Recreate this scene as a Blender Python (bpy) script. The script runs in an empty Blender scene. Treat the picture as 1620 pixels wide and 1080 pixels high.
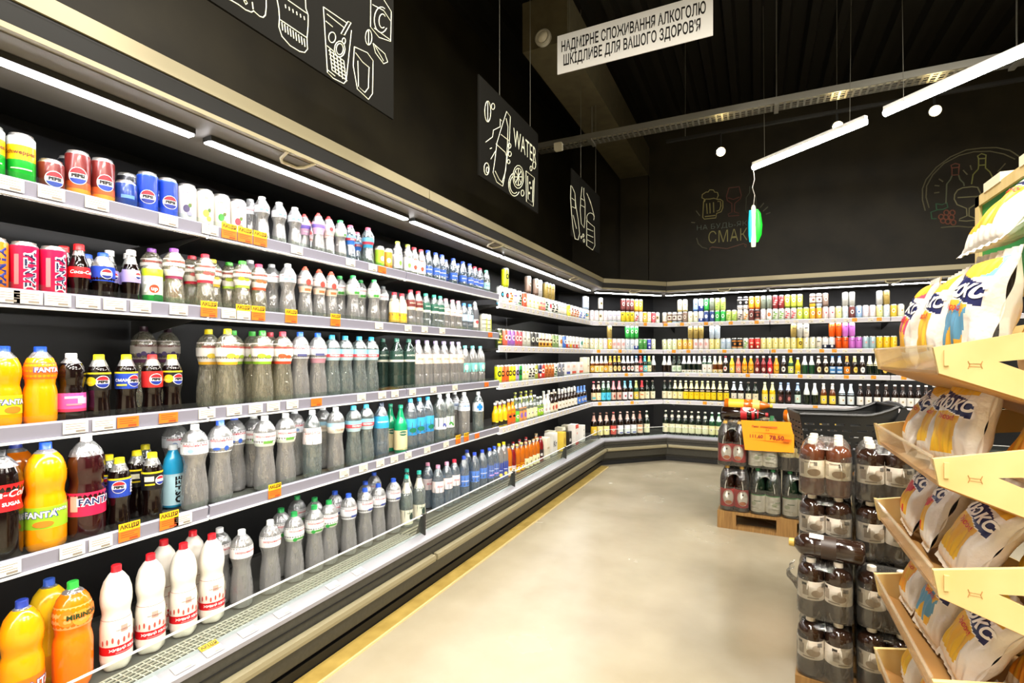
import bpy, bmesh, math, random
from mathutils import Vector, Matrix
rnd = random.Random(7)
S = bpy.context.scene
COL = S.collection
R = math.radians
# ------------------------------------------------------------------ camera, world, exposure, lamps
TH = 25.6
cd = bpy.data.cameras.new('camera'); cam = bpy.data.objects.new('camera', cd); COL.objects.link(cam)
cam.location = (0, 0, 1.4); cam.rotation_euler = (R(90), 0, R(TH))
cd.sensor_width = 36; cd.lens = 36 * 808 / 1620; cd.shift_y = 23 / 1620; cd.clip_start = 0.02
S.camera = cam
S.view_settings.view_transform = 'Standard'; S.view_settings.look = 'None'
S.view_settings.exposure = 0.0; S.view_settings.gamma = 1; S.view_settings.use_curve_mapping = False
S.cycles.max_bounces = 8; S.cycles.transparent_max_bounces = 20; S.cycles.transmission_bounces = 6
S.cycles.glossy_bounces = 4; S.cycles.diffuse_bounces = 4; S.cycles.caustics_reflective = False; S.cycles.caustics_refractive = False
S.cycles.sample_clamp_indirect = 4
W = bpy.data.worlds.new('World'); S.world = W; W.use_nodes = True
W.node_tree.nodes['Background'].inputs[0].default_value = (1.0, .9, .72, 1)
W.node_tree.nodes['Background'].inputs[1].default_value = 0.10
LED_E = 42      # canopy tubes
TUBE_E = 60     # hanging ceiling tubes
SHELF_E = 34    # light strips added under the shelf fronts to brighten the goods
def area(name, loc, rot, sx, sy, power, col=(1, .93, .8)):
    l = bpy.data.lights.new(name, 'AREA'); l.shape = 'RECTANGLE'; l.size = sx; l.size_y = sy; l.energy = power; l.color = col
    o = bpy.data.objects.new(name, l); COL.objects.link(o); o.location = loc; o.rotation_euler = rot
    return o
# the shop's own rows of ceiling luminaires over the aisle, behind and beside the camera (housings are built further down)
CEIL_LAMPS = [(0.1, -1.6), (0.1, .4), (1.7, -1.4), (1.7, .6), (3.2, .4), (3.4, 3.2), (1.9, 2.6), (-.5, 1.7)]
for x, y in CEIL_LAMPS:
    area('luminaire_light', (x, y, 4.05), (0, 0, 0), .25, 1.4, 115, (1, .94, .85))
# ------------------------------------------------------------------ materials
def lin(h):
    h = h.lstrip('#')
    c = [int(h[i:i + 2], 16) / 255 for i in (0, 2, 4)]
    return tuple(x / 12.92 if x <= .04045 else ((x + .055) / 1.055) ** 2.4 for x in c) + (1,)
MATS = {}
def mat(hexc, rough=.5, metal=0., spec=.5, coat=0., bump=0., bscale=40, emit=0., trans=0., kind='m'):
    k = (hexc, rough, metal, spec, coat, bump, bscale, emit, trans)
    if k in MATS: return MATS[k]
    m = bpy.data.materials.new('%s_%s' % (kind, hexc.lstrip('#'))); m.use_nodes = True
    nt = m.node_tree; b = nt.nodes['Principled BSDF']
    b.inputs['Base Color'].default_value = lin(hexc); b.inputs['Roughness'].default_value = rough
    b.inputs['Metallic'].default_value = metal; b.inputs['Specular IOR Level'].default_value = spec
    b.inputs['Coat Weight'].default_value = coat; b.inputs['Coat Roughness'].default_value = .08
    if trans: b.inputs['Transmission Weight'].default_value = trans; b.inputs['IOR'].default_value = 1.33
    if emit:
        b.inputs['Emission Color'].default_value = lin(hexc); b.inputs['Emission Strength'].default_value = emit
    if bump:
        n = nt.nodes.new('ShaderNodeTexNoise'); n.inputs['Scale'].default_value = bscale; n.inputs['Detail'].default_value = 4
        tc = nt.nodes.new('ShaderNodeTexCoord'); nt.links.new(tc.outputs['Object'], n.inputs['Vector'])
        bp = nt.nodes.new('ShaderNodeBump'); bp.inputs['Strength'].default_value = bump; bp.inputs['Distance'].default_value = .01
        nt.links.new(n.outputs['Fac'], bp.inputs['Height']); nt.links.new(bp.outputs['Normal'], b.inputs['Normal'])
    MATS[k] = m; return m
def noisy(name, c1, c2, scale, rough=.5, rough2=None, detail=6, bump=0., stretch=(1, 1, 1), spec=.5):
    m = bpy.data.materials.new(name); m.use_nodes = True; nt = m.node_tree; b = nt.nodes['Principled BSDF']
    tc = nt.nodes.new('ShaderNodeTexCoord'); mp = nt.nodes.new('ShaderNodeMapping'); mp.inputs['Scale'].default_value = stretch
    nt.links.new(tc.outputs['Object'], mp.inputs['Vector'])
    n = nt.nodes.new('ShaderNodeTexNoise'); n.inputs['Scale'].default_value = scale; n.inputs['Detail'].default_value = detail
    nt.links.new(mp.outputs['Vector'], n.inputs['Vector'])
    cr = nt.nodes.new('ShaderNodeValToRGB'); cr.color_ramp.elements[0].color = lin(c1); cr.color_ramp.elements[1].color = lin(c2)
    cr.color_ramp.elements[0].position = .3; cr.color_ramp.elements[1].position = .7
    nt.links.new(n.outputs['Fac'], cr.inputs['Fac']); nt.links.new(cr.outputs['Color'], b.inputs['Base Color'])
    b.inputs['Roughness'].default_value = rough; b.inputs['Specular IOR Level'].default_value = spec
    if rough2 is not None:
        mr = nt.nodes.new('ShaderNodeMapRange'); mr.inputs['To Min'].default_value = rough; mr.inputs['To Max'].default_value = rough2
        nt.links.new(n.outputs['Fac'], mr.inputs['Value']); nt.links.new(mr.outputs['Result'], b.inputs['Roughness'])
    if bump:
        bp = nt.nodes.new('ShaderNodeBump'); bp.inputs['Strength'].default_value = bump; bp.inputs['Distance'].default_value = .004
        nt.links.new(n.outputs['Fac'], bp.inputs['Height']); nt.links.new(bp.outputs['Normal'], b.inputs['Normal'])
    return m
def clear(name, tint, haze=.12, edge=.75, gloss=.25, bump=0., hazecol='#ffffff', fres=1., refr=0.):
    """thin clear plastic or glass: see-through, sheen by fresnel, white haze and paler rim mixed in to brighten it"""
    m = bpy.data.materials.new(name); m.use_nodes = True; nt = m.node_tree
    nt.nodes.remove(nt.nodes['Principled BSDF']); out = nt.nodes['Material Output']
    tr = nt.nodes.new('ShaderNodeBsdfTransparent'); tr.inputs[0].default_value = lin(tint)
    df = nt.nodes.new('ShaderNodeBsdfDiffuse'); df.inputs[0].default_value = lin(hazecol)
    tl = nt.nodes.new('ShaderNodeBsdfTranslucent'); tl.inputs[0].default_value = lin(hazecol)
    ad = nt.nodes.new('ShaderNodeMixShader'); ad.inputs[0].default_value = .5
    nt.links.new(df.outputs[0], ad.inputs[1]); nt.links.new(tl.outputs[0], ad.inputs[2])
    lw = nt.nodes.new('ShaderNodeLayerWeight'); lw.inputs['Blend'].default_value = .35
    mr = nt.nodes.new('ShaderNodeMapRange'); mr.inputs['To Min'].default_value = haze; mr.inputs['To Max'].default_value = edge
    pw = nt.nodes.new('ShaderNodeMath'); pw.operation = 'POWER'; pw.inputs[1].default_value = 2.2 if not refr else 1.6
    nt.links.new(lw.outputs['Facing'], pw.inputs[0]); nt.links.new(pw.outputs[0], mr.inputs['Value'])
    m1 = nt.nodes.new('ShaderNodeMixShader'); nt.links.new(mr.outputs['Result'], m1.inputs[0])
    body = tr
    if refr:
        rf = nt.nodes.new('ShaderNodeBsdfRefraction'); rf.inputs['IOR'].default_value = 1.30; rf.inputs['Roughness'].default_value = .06; rf.inputs[0].default_value = lin(tint)
        body = nt.nodes.new('ShaderNodeMixShader'); body.inputs[0].default_value = refr
        nt.links.new(tr.outputs[0], body.inputs[1]); nt.links.new(rf.outputs[0], body.inputs[2])
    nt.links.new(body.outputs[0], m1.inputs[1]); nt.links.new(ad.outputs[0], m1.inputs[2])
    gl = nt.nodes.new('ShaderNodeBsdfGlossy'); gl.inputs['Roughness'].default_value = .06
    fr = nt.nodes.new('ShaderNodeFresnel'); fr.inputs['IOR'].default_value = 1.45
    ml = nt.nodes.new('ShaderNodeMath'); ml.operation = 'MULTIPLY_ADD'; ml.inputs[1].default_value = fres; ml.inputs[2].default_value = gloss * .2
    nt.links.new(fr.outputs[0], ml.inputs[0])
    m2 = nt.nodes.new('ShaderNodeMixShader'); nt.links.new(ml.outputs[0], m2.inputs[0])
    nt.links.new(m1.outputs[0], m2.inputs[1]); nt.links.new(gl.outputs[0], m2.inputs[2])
    nt.links.new(m2.outputs[0], out.inputs['Surface'])
    if bump:
        n = nt.nodes.new('ShaderNodeTexNoise'); n.inputs['Scale'].default_value = 45; n.inputs['Detail'].default_value = 3
        tc = nt.nodes.new('ShaderNodeTexCoord'); mp = nt.nodes.new('ShaderNodeMapping'); mp.inputs['Scale'].default_value = (1.6, 1.6, .45) if refr else (1, 1, 1)
        nt.links.new(tc.outputs['Object'], mp.inputs['Vector']); nt.links.new(mp.outputs['Vector'], n.inputs['Vector'])
        bp = nt.nodes.new('ShaderNodeBump'); bp.inputs['Strength'].default_value = bump; bp.inputs['Distance'].default_value = .01
        nt.links.new(n.outputs['Fac'], bp.inputs['Height'])
        for nd in (gl, lw, fr) + ((rf,) if refr else ()): nt.links.new(bp.outputs['Normal'], nd.inputs['Normal'])
    return m
# ------------------------------------------------------------------ mesh building
class MB:
    def __init__(s): s.v = []; s.f = []; s.mi = []; s.sm = []; s.mats = []
    def m(s, mt):
        if mt not in s.mats: s.mats.append(mt)
        return s.mats.index(mt)
    def add(s, vs, fs, mt, smooth=False, M=None):
        o = len(s.v); i = s.m(mt)
        s.v += [tuple(M @ Vector(p)) for p in vs] if M is not None else [tuple(p) for p in vs]
        for f in fs: s.f.append([a + o for a in f]); s.mi.append(i); s.sm.append(smooth)
        return s
    def box(s, x0, x1, y0, y1, z0, z1, mt, M=None, bev=0):
        if bev:
            b = bev
            vs = []; 
            for z, k in ((z0, b), (z0 + b, 0), (z1 - b, 0), (z1, b)):
                vs += [(x0 + k, y0 + k, z), (x1 - k, y0 + k, z), (x1 - k, y1 - k, z), (x0 + k, y1 - k, z)]
            fs = [[3, 2, 1, 0], [12, 13, 14, 15]]
            for l in range(3):
                for a in range(4): q = l * 4; c = (a + 1) % 4; fs.append([q + a, q + c, q + 4 + c, q + 4 + a])
            return s.add(vs, fs, mt, False, M)
        vs = [(x0, y0, z0), (x1, y0, z0), (x1, y1, z0), (x0, y1, z0), (x0, y0, z1), (x1, y0, z1), (x1, y1, z1), (x0, y1, z1)]
        return s.add(vs, [[3, 2, 1, 0], [4, 5, 6, 7], [0, 1, 5, 4], [1, 2, 6, 5], [2, 3, 7, 6], [3, 0, 4, 7]], mt, False, M)
    def lathe(s, prof, seg, mt, M=None, fz=None, capb=True, capt=True, mod=None):
        """prof [(r,z)]; mt a material or function z->material; mod(angle,z)->radius factor"""
        vs = []; n = len(prof)
        for r, z in prof:
            for k in range(seg):
                a = 2 * math.pi * k / seg; q = r * (mod(a, z) if mod else 1)
                vs.append((q * math.cos(a), q * math.sin(a), z))
        for l in range(n - 1):
            fs = []
            for k in range(seg):
                c = (k + 1) % seg; fs.append([l * seg + k, l * seg + c, (l + 1) * seg + c, (l + 1) * seg + k])
            mm = mt((prof[l][1] + prof[l + 1][1]) / 2) if callable(mt) else mt
            if l == 0: base = len(s.v); s.add(vs, fs, mm, True, M)
            else:
                i = s.m(mm)
                for f in fs: s.f.append([a + base for a in f]); s.mi.append(i); s.sm.append(True)
        mb = mt(prof[0][1]) if callable(mt) else mt; mtp = mt(prof[-1][1]) if callable(mt) else mt
        if capb: s.f.append([base + k for k in range(seg)][::-1]); s.mi.append(s.m(mb)); s.sm.append(False)
        if capt: s.f.append([base + (n - 1) * seg + k for k in range(seg)]); s.mi.append(s.m(mtp)); s.sm.append(False)
        return s
    def tube(s, pts, r, mt, seg=6, closed=False):
        pts = [Vector(p) for p in pts]; n = len(pts); vs = []
        up = Vector((0, 0, 1)); prev = None
        for i, p in enumerate(pts):
            if closed: t = pts[(i + 1) % n] - pts[i - 1]
            else: t = pts[min(i + 1, n - 1)] - pts[max(i - 1, 0)]
            if t.length < 1e-9: t = Vector((0, 0, 1))
            t.normalize()
            if prev is None:
                a = up if abs(t.dot(up)) < .9 else Vector((1, 0, 0))
                u = t.cross(a).normalized()
            else: u = (prev - t * prev.dot(t)).normalized()
            prev = u; w = t.cross(u); rr = r[i] if isinstance(r, (list, tuple)) else r
            for k in range(seg):
                an = 2 * math.pi * k / seg; vs.append(p + (u * math.cos(an) + w * math.sin(an)) * rr)
        fs = []
        for i in range(n if closed else n - 1):
            j = (i + 1) % n
            for k in range(seg): c = (k + 1) % seg; fs.append([i * seg + k, i * seg + c, j * seg + c, j * seg + k])
        if not closed: fs += [list(range(seg))[::-1], [(n - 1) * seg + k for k in range(seg)]]
        return s.add(vs, fs, mt, True)
    def prism(s, poly, y0, y1, mt, M=None):
        """poly [(x,z)] extruded along y"""
        n = len(poly); vs = [(x, y0, z) for x, z in poly] + [(x, y1, z) for x, z in poly]
        fs = [list(range(n)), list(range(n, 2 * n))[::-1]] + [[i, i + n, (i + 1) % n + n, (i + 1) % n] for i in range(n)]
        return s.add(vs, fs, mt, False, M)
    def mesh(s, name, sharp=40, fix=True):
        me = bpy.data.meshes.new(name); me.from_pydata(s.v, [], s.f)
        for mt in s.mats: me.materials.append(mt)
        me.polygons.foreach_set('material_index', s.mi); me.polygons.foreach_set('use_smooth', s.sm)
        me.update()
        if fix:
            b = bmesh.new(); b.from_mesh(me); bmesh.ops.recalc_face_normals(b, faces=b.faces); b.to_mesh(me); b.free()
        if any(s.sm): me.set_sharp_from_angle(angle=R(sharp))
        return me
    def build(s, name, parent=None, loc=None, rot=None, fix=True, sharp=40):
        return inst(name, s.mesh(name, sharp, fix), parent, loc, rot)
def inst(name, me, parent=None, loc=None, rot=None):
    o = bpy.data.objects.new(name, me); COL.objects.link(o)
    if parent: o.parent = parent
    if loc: o.location = loc
    if rot: o.rotation_euler = rot
    return o
def tag(o, label, cat, group=None, kind=None):
    assert kind or 4 <= len(label.split()) <= 16, (len(label.split()), label)
    if label: o['label'] = label
    if cat: o['category'] = cat
    if group: o['group'] = group
    if kind: o['kind'] = kind
    return o
def thing(name, label, cat, loc=(0, 0, 0), rotz=0, group=None):
    o = bpy.data.objects.new(name, None); COL.objects.link(o); o.empty_display_size = .05
    o.location = loc; o.rotation_euler = (0, 0, rotz)
    return tag(o, label, cat, group)
def struct(o): o['kind'] = 'structure'; return o
TXT = {}
def text2d(body, size, bold=0., align='CENTER', strip=.006, shear=0.):
    """flat lettering in x,y, cut into narrow strips so that it can be wrapped; returns verts, faces"""
    k = (body, round(size, 5), bold, align, strip, shear)
    if k in TXT: return TXT[k]
    c = bpy.data.curves.new('t', 'FONT'); c.body = body; c.size = size; c.align_x = align; c.align_y = 'CENTER'
    c.offset = bold * size; c.resolution_u = 2; c.space_character = 1.02; c.shear = shear
    o = bpy.data.objects.new('t', c); me = bpy.data.meshes.new_from_object(o)
    b = bmesh.new(); b.from_mesh(me)
    if strip and b.verts:
        x0 = min(v.co.x for v in b.verts); x1 = max(v.co.x for v in b.verts); x = x0 + strip
        while x < x1:
            bmesh.ops.bisect_plane(b, geom=b.verts[:] + b.edges[:] + b.faces[:], plane_co=(x, 0, 0), plane_no=(1, 0, 0)); x += strip
    bmesh.ops.triangulate(b, faces=b.faces[:])
    b.verts.index_update()
    r = ([tuple(v.co) for v in b.verts], [[v.index for v in f.verts] for f in b.faces])
    b.free(); bpy.data.objects.remove(o); bpy.data.curves.remove(c); bpy.data.meshes.remove(me)
    TXT[k] = r; return r
def shape2d(kind, w, h, n=16, pts=None):
    """ellipse / rectangle cut in strips, as verts, faces"""
    if kind == 'b':
        k = max(1, int(w / .006)); vs = []; fs = []
        for i in range(k + 1): x = -w / 2 + w * i / k; vs += [(x, -h / 2, 0), (x, h / 2, 0)]
        return vs, [[2 * i, 2 * i + 2, 2 * i + 3, 2 * i + 1] for i in range(k)]
    k = n; vs = []; fs = []
    for i in range(k + 1):
        a = math.pi * i / k; x = -w / 2 * math.cos(a); y = h / 2 * math.sin(a); vs += [(x, -y, 0), (x, y, 0)]
    return vs, [[2 * i, 2 * i + 2, 2 * i + 3, 2 * i + 1] for i in range(k)]
def place_flat(mb, vf, mt, M): mb.add(vf[0], vf[1], mt, False, M)
def strokes(mb, polys, mt, M, w=.004, n=0):
    """painted line work: polylines in x,y turned into thin raised ribbons"""
    for p in polys:
        mb.tube([M @ Vector((q[0], q[1], 0)) for q in p], w, mt, 5)
def arc(cx, cy, rx, ry, a0, a1, n=14): return [(cx + rx * math.cos(R(a0 + (a1 - a0) * i / n)), cy + ry * math.sin(R(a0 + (a1 - a0) * i / n))) for i in range(n + 1)]
# ------------------------------------------------------------------ the shell of the shop
M_floor = noisy('polished_concrete', '#93886f', '#aba189', 1.6, .16, .34, 9, .03, spec=.5)
M_wall = noisy('black_paint', '#1d190e', '#2b2617', 3, .55, None, 4, .05, spec=.3)
M_ceil = mat('#16130b', .6, 0, .3)
M_black = mat('#0d0d0e', .5); M_dark = mat('#2b2b28', .42); M_dark2 = mat('#1a1a18', .5)
M_base = noisy('base_grey', '#33322c', '#3d3b34', 60, .38, None, 2, 0)
M_beige = mat('#938a6c', .4, .2); M_white = mat('#f0efec', .4); M_lip = mat('#8f8d92', .4); M_steel = mat('#b9b3a4', .3, .7); M_galv = mat('#9d9b90', .38, .75)
M_under = mat('#7d7a76', .5); M_deck = mat('#5c5b57', .4, .3)
M_wood = noisy('plywood', '#d9b877', '#e8cd92', 6, .55, None, 8, .1, (1, 1, 12), .3)
def shell():
    b = MB(); b.box(-2.9, 5.2, -3.2, 8.3, -.1, 0, M_floor); o = struct(b.build('floor'))
    b = MB(); b.box(-2.9, -2.75, -3.2, 8.3, 0, 5.1, M_wall); struct(b.build('wall_left'))
    b = MB(); b.box(-2.75, 5.0, 8.05, 8.2, 0, 5.1, M_wall); struct(b.build('wall_back'))
    b = MB(); b.box(5.0, 5.2, -3.2, 8.3, 0, 5.1, M_wall); struct(b.build('wall_right'))
    b = MB(); b.box(-2.75, 5.0, -3.2, -3.0, 0, 5.1, mat('#b8ae98', .7)); struct(b.build('wall_front'))
    b = MB(); pr = []; x = -2.9                                       # profiled steel roof deck, ribs running away from the camera
    while x < 5.1:
        pr += [(x, 5.0), (x + .13, 5.0), (x + .16, 4.9), (x + .24, 4.9)]; x += .27
    vs = [(p[0], -3.2, p[1]) for p in pr] + [(p[0], 8.3, p[1]) for p in pr]; n = len(pr)
    b.add(vs, [[i, i + 1, n + i + 1, n + i] for i in range(n - 1)], M_ceil)
    b.box(-2.9, 5.2, -3.2, 8.3, 5.02, 5.1, M_ceil); struct(b.build('ceiling', fix=False))
    b = MB(); b.box(-1.93, -1.5, 4.25, 8.05, 4.17, 4.62, noisy('beam_paint', '#4c4632', '#5d563f', 8, .5, None, 5, .1)); struct(b.build('trim_1'))
    b = MB(); b.box(-1.93, -1.5, 7.95, 8.05, 0, 4.17, M_wall); struct(b.build('trim_2'))
    M_y = noisy('yellow_edge', '#a58a45', '#c2a659', 9, .35, .5, 4, 0)
    b = MB(); b.box(-1.785, -1.69, -1.2, 6.35, 0, .006, M_y); b.box(-1.69, -1.68, -1.2, 6.33, 0, .008, mat('#d9c48a', .4)); struct(b.build('trim_3'))
shell()
# ------------------------------------------------------------------ refrigerated wall cases
X0 = -1.79; Y0 = 6.40; X1 = -1.10; Y1 = 7.09; T8 = math.tan(R(22.5))
Q0 = lambda o: (X0 - o, Y0 + T8 * o); Q1 = lambda o: (X1 - T8 * o, Y1 + o)
def ends(seg, o):
    k = seg[0]
    if k == 'L': return (X0 - o, seg[1]), (Q0(o) if seg[2] is None else (X0 - o, seg[2]))
    if k == 'C': return Q0(o), Q1(o)
    return Q1(o) if seg[1] is None else (seg[1], Y1 + o), (seg[2], Y1 + o)
def ext(b, prof, seg, mt, trim=(0, 0)):
    n = len(prof); a = []; e = []
    for o, z in prof:
        p, q = Vector(ends(seg, o)[0]), Vector(ends(seg, o)[1]); d = (q - p).normalized()
        p = p + d * trim[0]; q = q - d * trim[1]
        a.append((p.x, p.y, z)); e.append((q.x, q.y, z))
    b.add(a + e, [list(range(n)), list(range(n, 2 * n))[::-1]] + [[i, i + n, (i + 1) % n + n, (i + 1) % n] for i in range(n)], mt)
    return b
def rect(o0, o1, z0, z1): return [(o0, z0), (o1, z0), (o1, z1), (o0, z1)]
Z1 = dict(A=1.862, B=1.54, C=1.145, D=.76); Z2 = dict(A=1.80, B=1.433, C=1.12, D=.745)
SHELF_T = .034; DECK_Z = .30; LED_OFF = .125
M_rail = mat('#8b8a99', .35); M_railw = mat('#dcdae2', .35); M_led = mat('#fbfaff', .5, emit=LED_E); M_strip = mat('#fdfbf8', .5, emit=SHELF_E)
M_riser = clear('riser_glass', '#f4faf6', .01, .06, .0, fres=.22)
M_grille = mat('#bdb7aa', .5)
def pt(seg, o, s):
    p, q = Vector(ends(seg, o)[0]), Vector(ends(seg, o)[1]); d = (q - p).normalized(); w = p + d * s
    return w, d
def cooler(label, seg, bays, leds, handles, slots=False, risers=None):
    t = thing('display_cooler', label, 'cooler', (pt(seg, 0, 0)[0].x, pt(seg, 0, 0)[0].y, 0)); loc = Vector(t.location)
    def bd(b, name, par=None):
        b.v = [tuple(Vector(v) - loc) for v in b.v]
        o = b.build(name, t if par is None else par); return o
    b = MB(); ext(b, [(.02, .003), (.02, .085), (-.03, .09), (-.045, .19), (-.04, .235), (-.04, .31), (.02, .318), (.10, .27), (.78, .27), (.78, .003)], seg, M_base)
    ext(b, rect(-.0445, -.038, .258, .263), seg, M_black); ext(b, rect(.0, .02, .003, .05), seg, M_black)
    bd(b, 'base')
    b = MB(); ext(b, [(-.05, .183), (-.078, .188), (-.082, .205), (-.078, .222), (-.05, .226)], seg, M_beige, (.01, .01)); bd(b, 'bumper')['label'] = 'beige bumper bar'
    b = MB(); ext(b, [(-.046, .305), (-.046, .322), (.022, .348), (.022, .318)], seg, M_lip); bd(b, 'front_lip')['label'] = 'pale front lip'
    b = MB(); ext(b, rect(.2, .66, DECK_Z - .02, DECK_Z), seg, M_deck); ext(b, rect(.66, .70, .27, .31), seg, M_deck); bd(b, 'deck')
    # air grille along the deck front: bars and cross bars
    b = MB(); L = (Vector(ends(seg, .08)[1]) - Vector(ends(seg, .08)[0])).length
    ext(b, rect(.026, .2, .285, .290), seg, M_black)
    if not slots:
        for i in range(8):
            o = .030 + i * .0235; z = .318 - i * .0018; ext(b, rect(o, o + .0042, z - .006, z), seg, M_grille)
        for k in range(int(L / .0245)):
            w, d = pt(seg, .112, k * .0245 + .01); nrm = Vector((-d.y, d.x))
            if seg[0] == 'L' and w.y < .4: continue
            a = w - nrm * .082; c = w + nrm * .086; h = d * .0021
            b.add([(a.x - h.x, a.y - h.y, .316), (a.x + h.x, a.y + h.y, .316), (c.x + h.x, c.y + h.y, .3045), (c.x - h.x, c.y - h.y, .3045)], [[0, 1, 2, 3]], M_grille)
    else:
        for i in range(5): o = .034 + i * .034; ext(b, rect(o, o + .017, .304, .310), seg, M_steel)
    bd(b, 'air_grille')
    b = MB(); ext(b, rect(.70, .78, .27, 2.30), seg, M_black); bd(b, 'back_panel')
    b = MB(); ext(b, [(-.005, 2.275), (-.018, 2.33), (-.018, 2.37), (.78, 2.37), (.78, 2.295), (.34, 2.25), (.335, 2.24), (.02, 2.262)], seg, M_dark2); c = bd(b, 'canopy')
    b = MB(); ext(b, rect(-.026, -.017, 2.338, 2.392), seg, M_beige, (.003, .003)); bd(b, 'fascia_strip', c)
    b = MB(); ext(b, rect(-.012, .012, 2.261, 2.277), seg, M_beige, (.006, .006)); bd(b, 'canopy_edge', c)
    b = MB(); ext(b, [(.014, 2.262), (.014, 2.258), (.32, 2.232), (.325, 2.238)], seg, M_under); bd(b, 'canopy_lining', c)
    for a, e in leds:
        b = MB(); w, d = pt(seg, LED_OFF, a); w2 = w + d * (e - a); z = 2.237
        sgm = (seg, a, e); nrm = Vector((-d.y, d.x)) * .017; nr2 = nrm * 1.5
        for q, z0, z1, mt in ((nrm, 2.2225, 2.228, M_led), (nr2, 2.228, 2.248, M_dark)):
            c4 = [w - q, w + q, w2 + q, w2 - q]; b.add([(v.x, v.y, zz_) for zz_ in (z0, z1) for v in c4], [[3, 2, 1, 0], [4, 5, 6, 7], [0, 1, 5, 4], [1, 2, 6, 5], [2, 3, 7, 6], [3, 0, 4, 7]], mt)
        o = bd(b, 'light_tube'); o['label'] = 'glowing white light tube'
    for s in handles:
        w, d = pt(seg, .0, s); nrm = Vector((-d.y, d.x)); P = lambda u, v: (w.x + d.x * u + nrm.x * v, w.y + d.y * u + nrm.y * v, 2.262 - .25 * v)
        b = MB(); b.tube([P(-.075, -.005), P(-.062, .05), P(-.04, .072), P(.04, .072), P(.062, .05), P(.075, -.005)], .0075, mat('#e9e2c4', .4), 6); bd(b, 'blind_handle')
    for (a, e, zz, rm) in bays:
        sg = (seg[0], a, e)
        if seg[0] == 'C': sg = seg
        for lv in 'ABCD':
            z = zz[lv]
            b = MB(); ext(b, rect(.156, .62, z + .012, z + SHELF_T - .002), sg, M_dark if lv != 'D' else M_deck, (.004, .004))
            o = bd(b, 'shelf')
            b = MB(); ext(b, [(.146, z + .008), (.156, z + .006), (.156, z + .054), (.150, z + .056), (.141, z + .05)], sg, rm, (.004, .004))
            ext(b, [(.138, z), (.157, z), (.157, z + .007), (.138, z + .007)], sg, M_white, (.004, .004)); bd(b, 'price_rail', o)
            b = MB(); ext(b, rect(.158, .174, z + .004, z + .011), sg, M_strip, (.01, .01)); bd(b, 'added_light_strip', o)  # added strip that brightens the goods below
            b = MB(); ext(b, rect(.160, .1615, z + SHELF_T, z + .075), sg, M_riser, (.004, .004)); bd(b, 'front_guard', o)
            if seg[0] != 'C':
                w, d = pt(sg, 0, .012); nrm = Vector((-d.y, d.x)); A = w + nrm * .2; B = w + nrm * .69
                b = MB(); h = d * .003
                vs = []
                for sg2 in (-1, 1):
                    vs += [(A.x + h.x * sg2, A.y + h.y * sg2, z + .011), (B.x + h.x * sg2, B.y + h.y * sg2, z + .011), (B.x + h.x * sg2, B.y + h.y * sg2, z - .07)]
                b.add(vs, [[0, 1, 2], [5, 4, 3], [0, 3, 4, 1], [1, 4, 5, 2], [2, 5, 3, 0]], M_dark); bd(b, 'bracket', o)
    for (a, e) in risers or [(q[0], q[1]) for q in bays]:
        sg = (seg[0], a, e) if seg[0] != 'C' else seg
        # low glass riser in front of the deck
        b = MB(); ext(b, rect(.004, .009, .34, .452), sg, M_riser, (.02, .03)); g = bd(b, 'glass_riser')
        b = MB(); ext(b, rect(.003, .010, .450, .455), sg, M_white, (.02, .03)); bd(b, 'top_edge', g)
        if seg[0] == 'L' and e is not None:
            w, d = pt(sg, 0, (e - a) - .03); b = MB(); nrm = Vector((-d.y, d.x))
            P = lambda u, v, z: (w.x + d.x * u + nrm.x * v, w.y + d.y * u + nrm.y * v, z)
            vs = [P(s_, v, z) for s_ in (0, .012) for v, z in ((-.012, .335), (.05, .335), (.012, .46), (-.012, .46))]
            b.add(vs, [[0, 1, 2, 3], [7, 6, 5, 4], [0, 4, 5, 1], [1, 5, 6, 2], [2, 6, 7, 3], [3, 7, 4, 0]], M_dark); bd(b, 'riser_bracket', g)
    return t
cooler('dark open cooler along the left wall, its near length of water and soda', ('L', -.6, 2.54), [(-.6, 1.29, Z1, M_rail), (1.29, 2.54, Z1, M_rail)],
       [(.1, 1.81), (1.87, 3.11)], [2.21], False, [(-.6, 2.54)])
cooler('dark open cooler along the left wall, its far length reaching the corner', ('L', 2.54, None), [(2.54, 3.79, Z1, M_rail), (3.79, 5.04, Z2, M_railw), (5.04, None, Z2, M_railw)],
       [(.03, 1.23), (1.27, 2.47), (2.51, 3.72)], [.95, 2.85], True)
cooler('short angled corner cooler of beer between the left and back coolers', ('C',), [(None, None, Z2, M_railw)], [(.03, 1.03)], [.5])
cooler('dark open beer cooler along the back wall under painted slogan', ('B', None, 3.1), [(None, .15, Z2, M_railw), (.15, 1.4, Z2, M_railw), (1.4, 3.1, Z2, M_railw)],
       [(.03, 1.26), (1.3, 2.52), (2.56, 3.78)], [.72, 2.5, 3.3], True)
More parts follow.
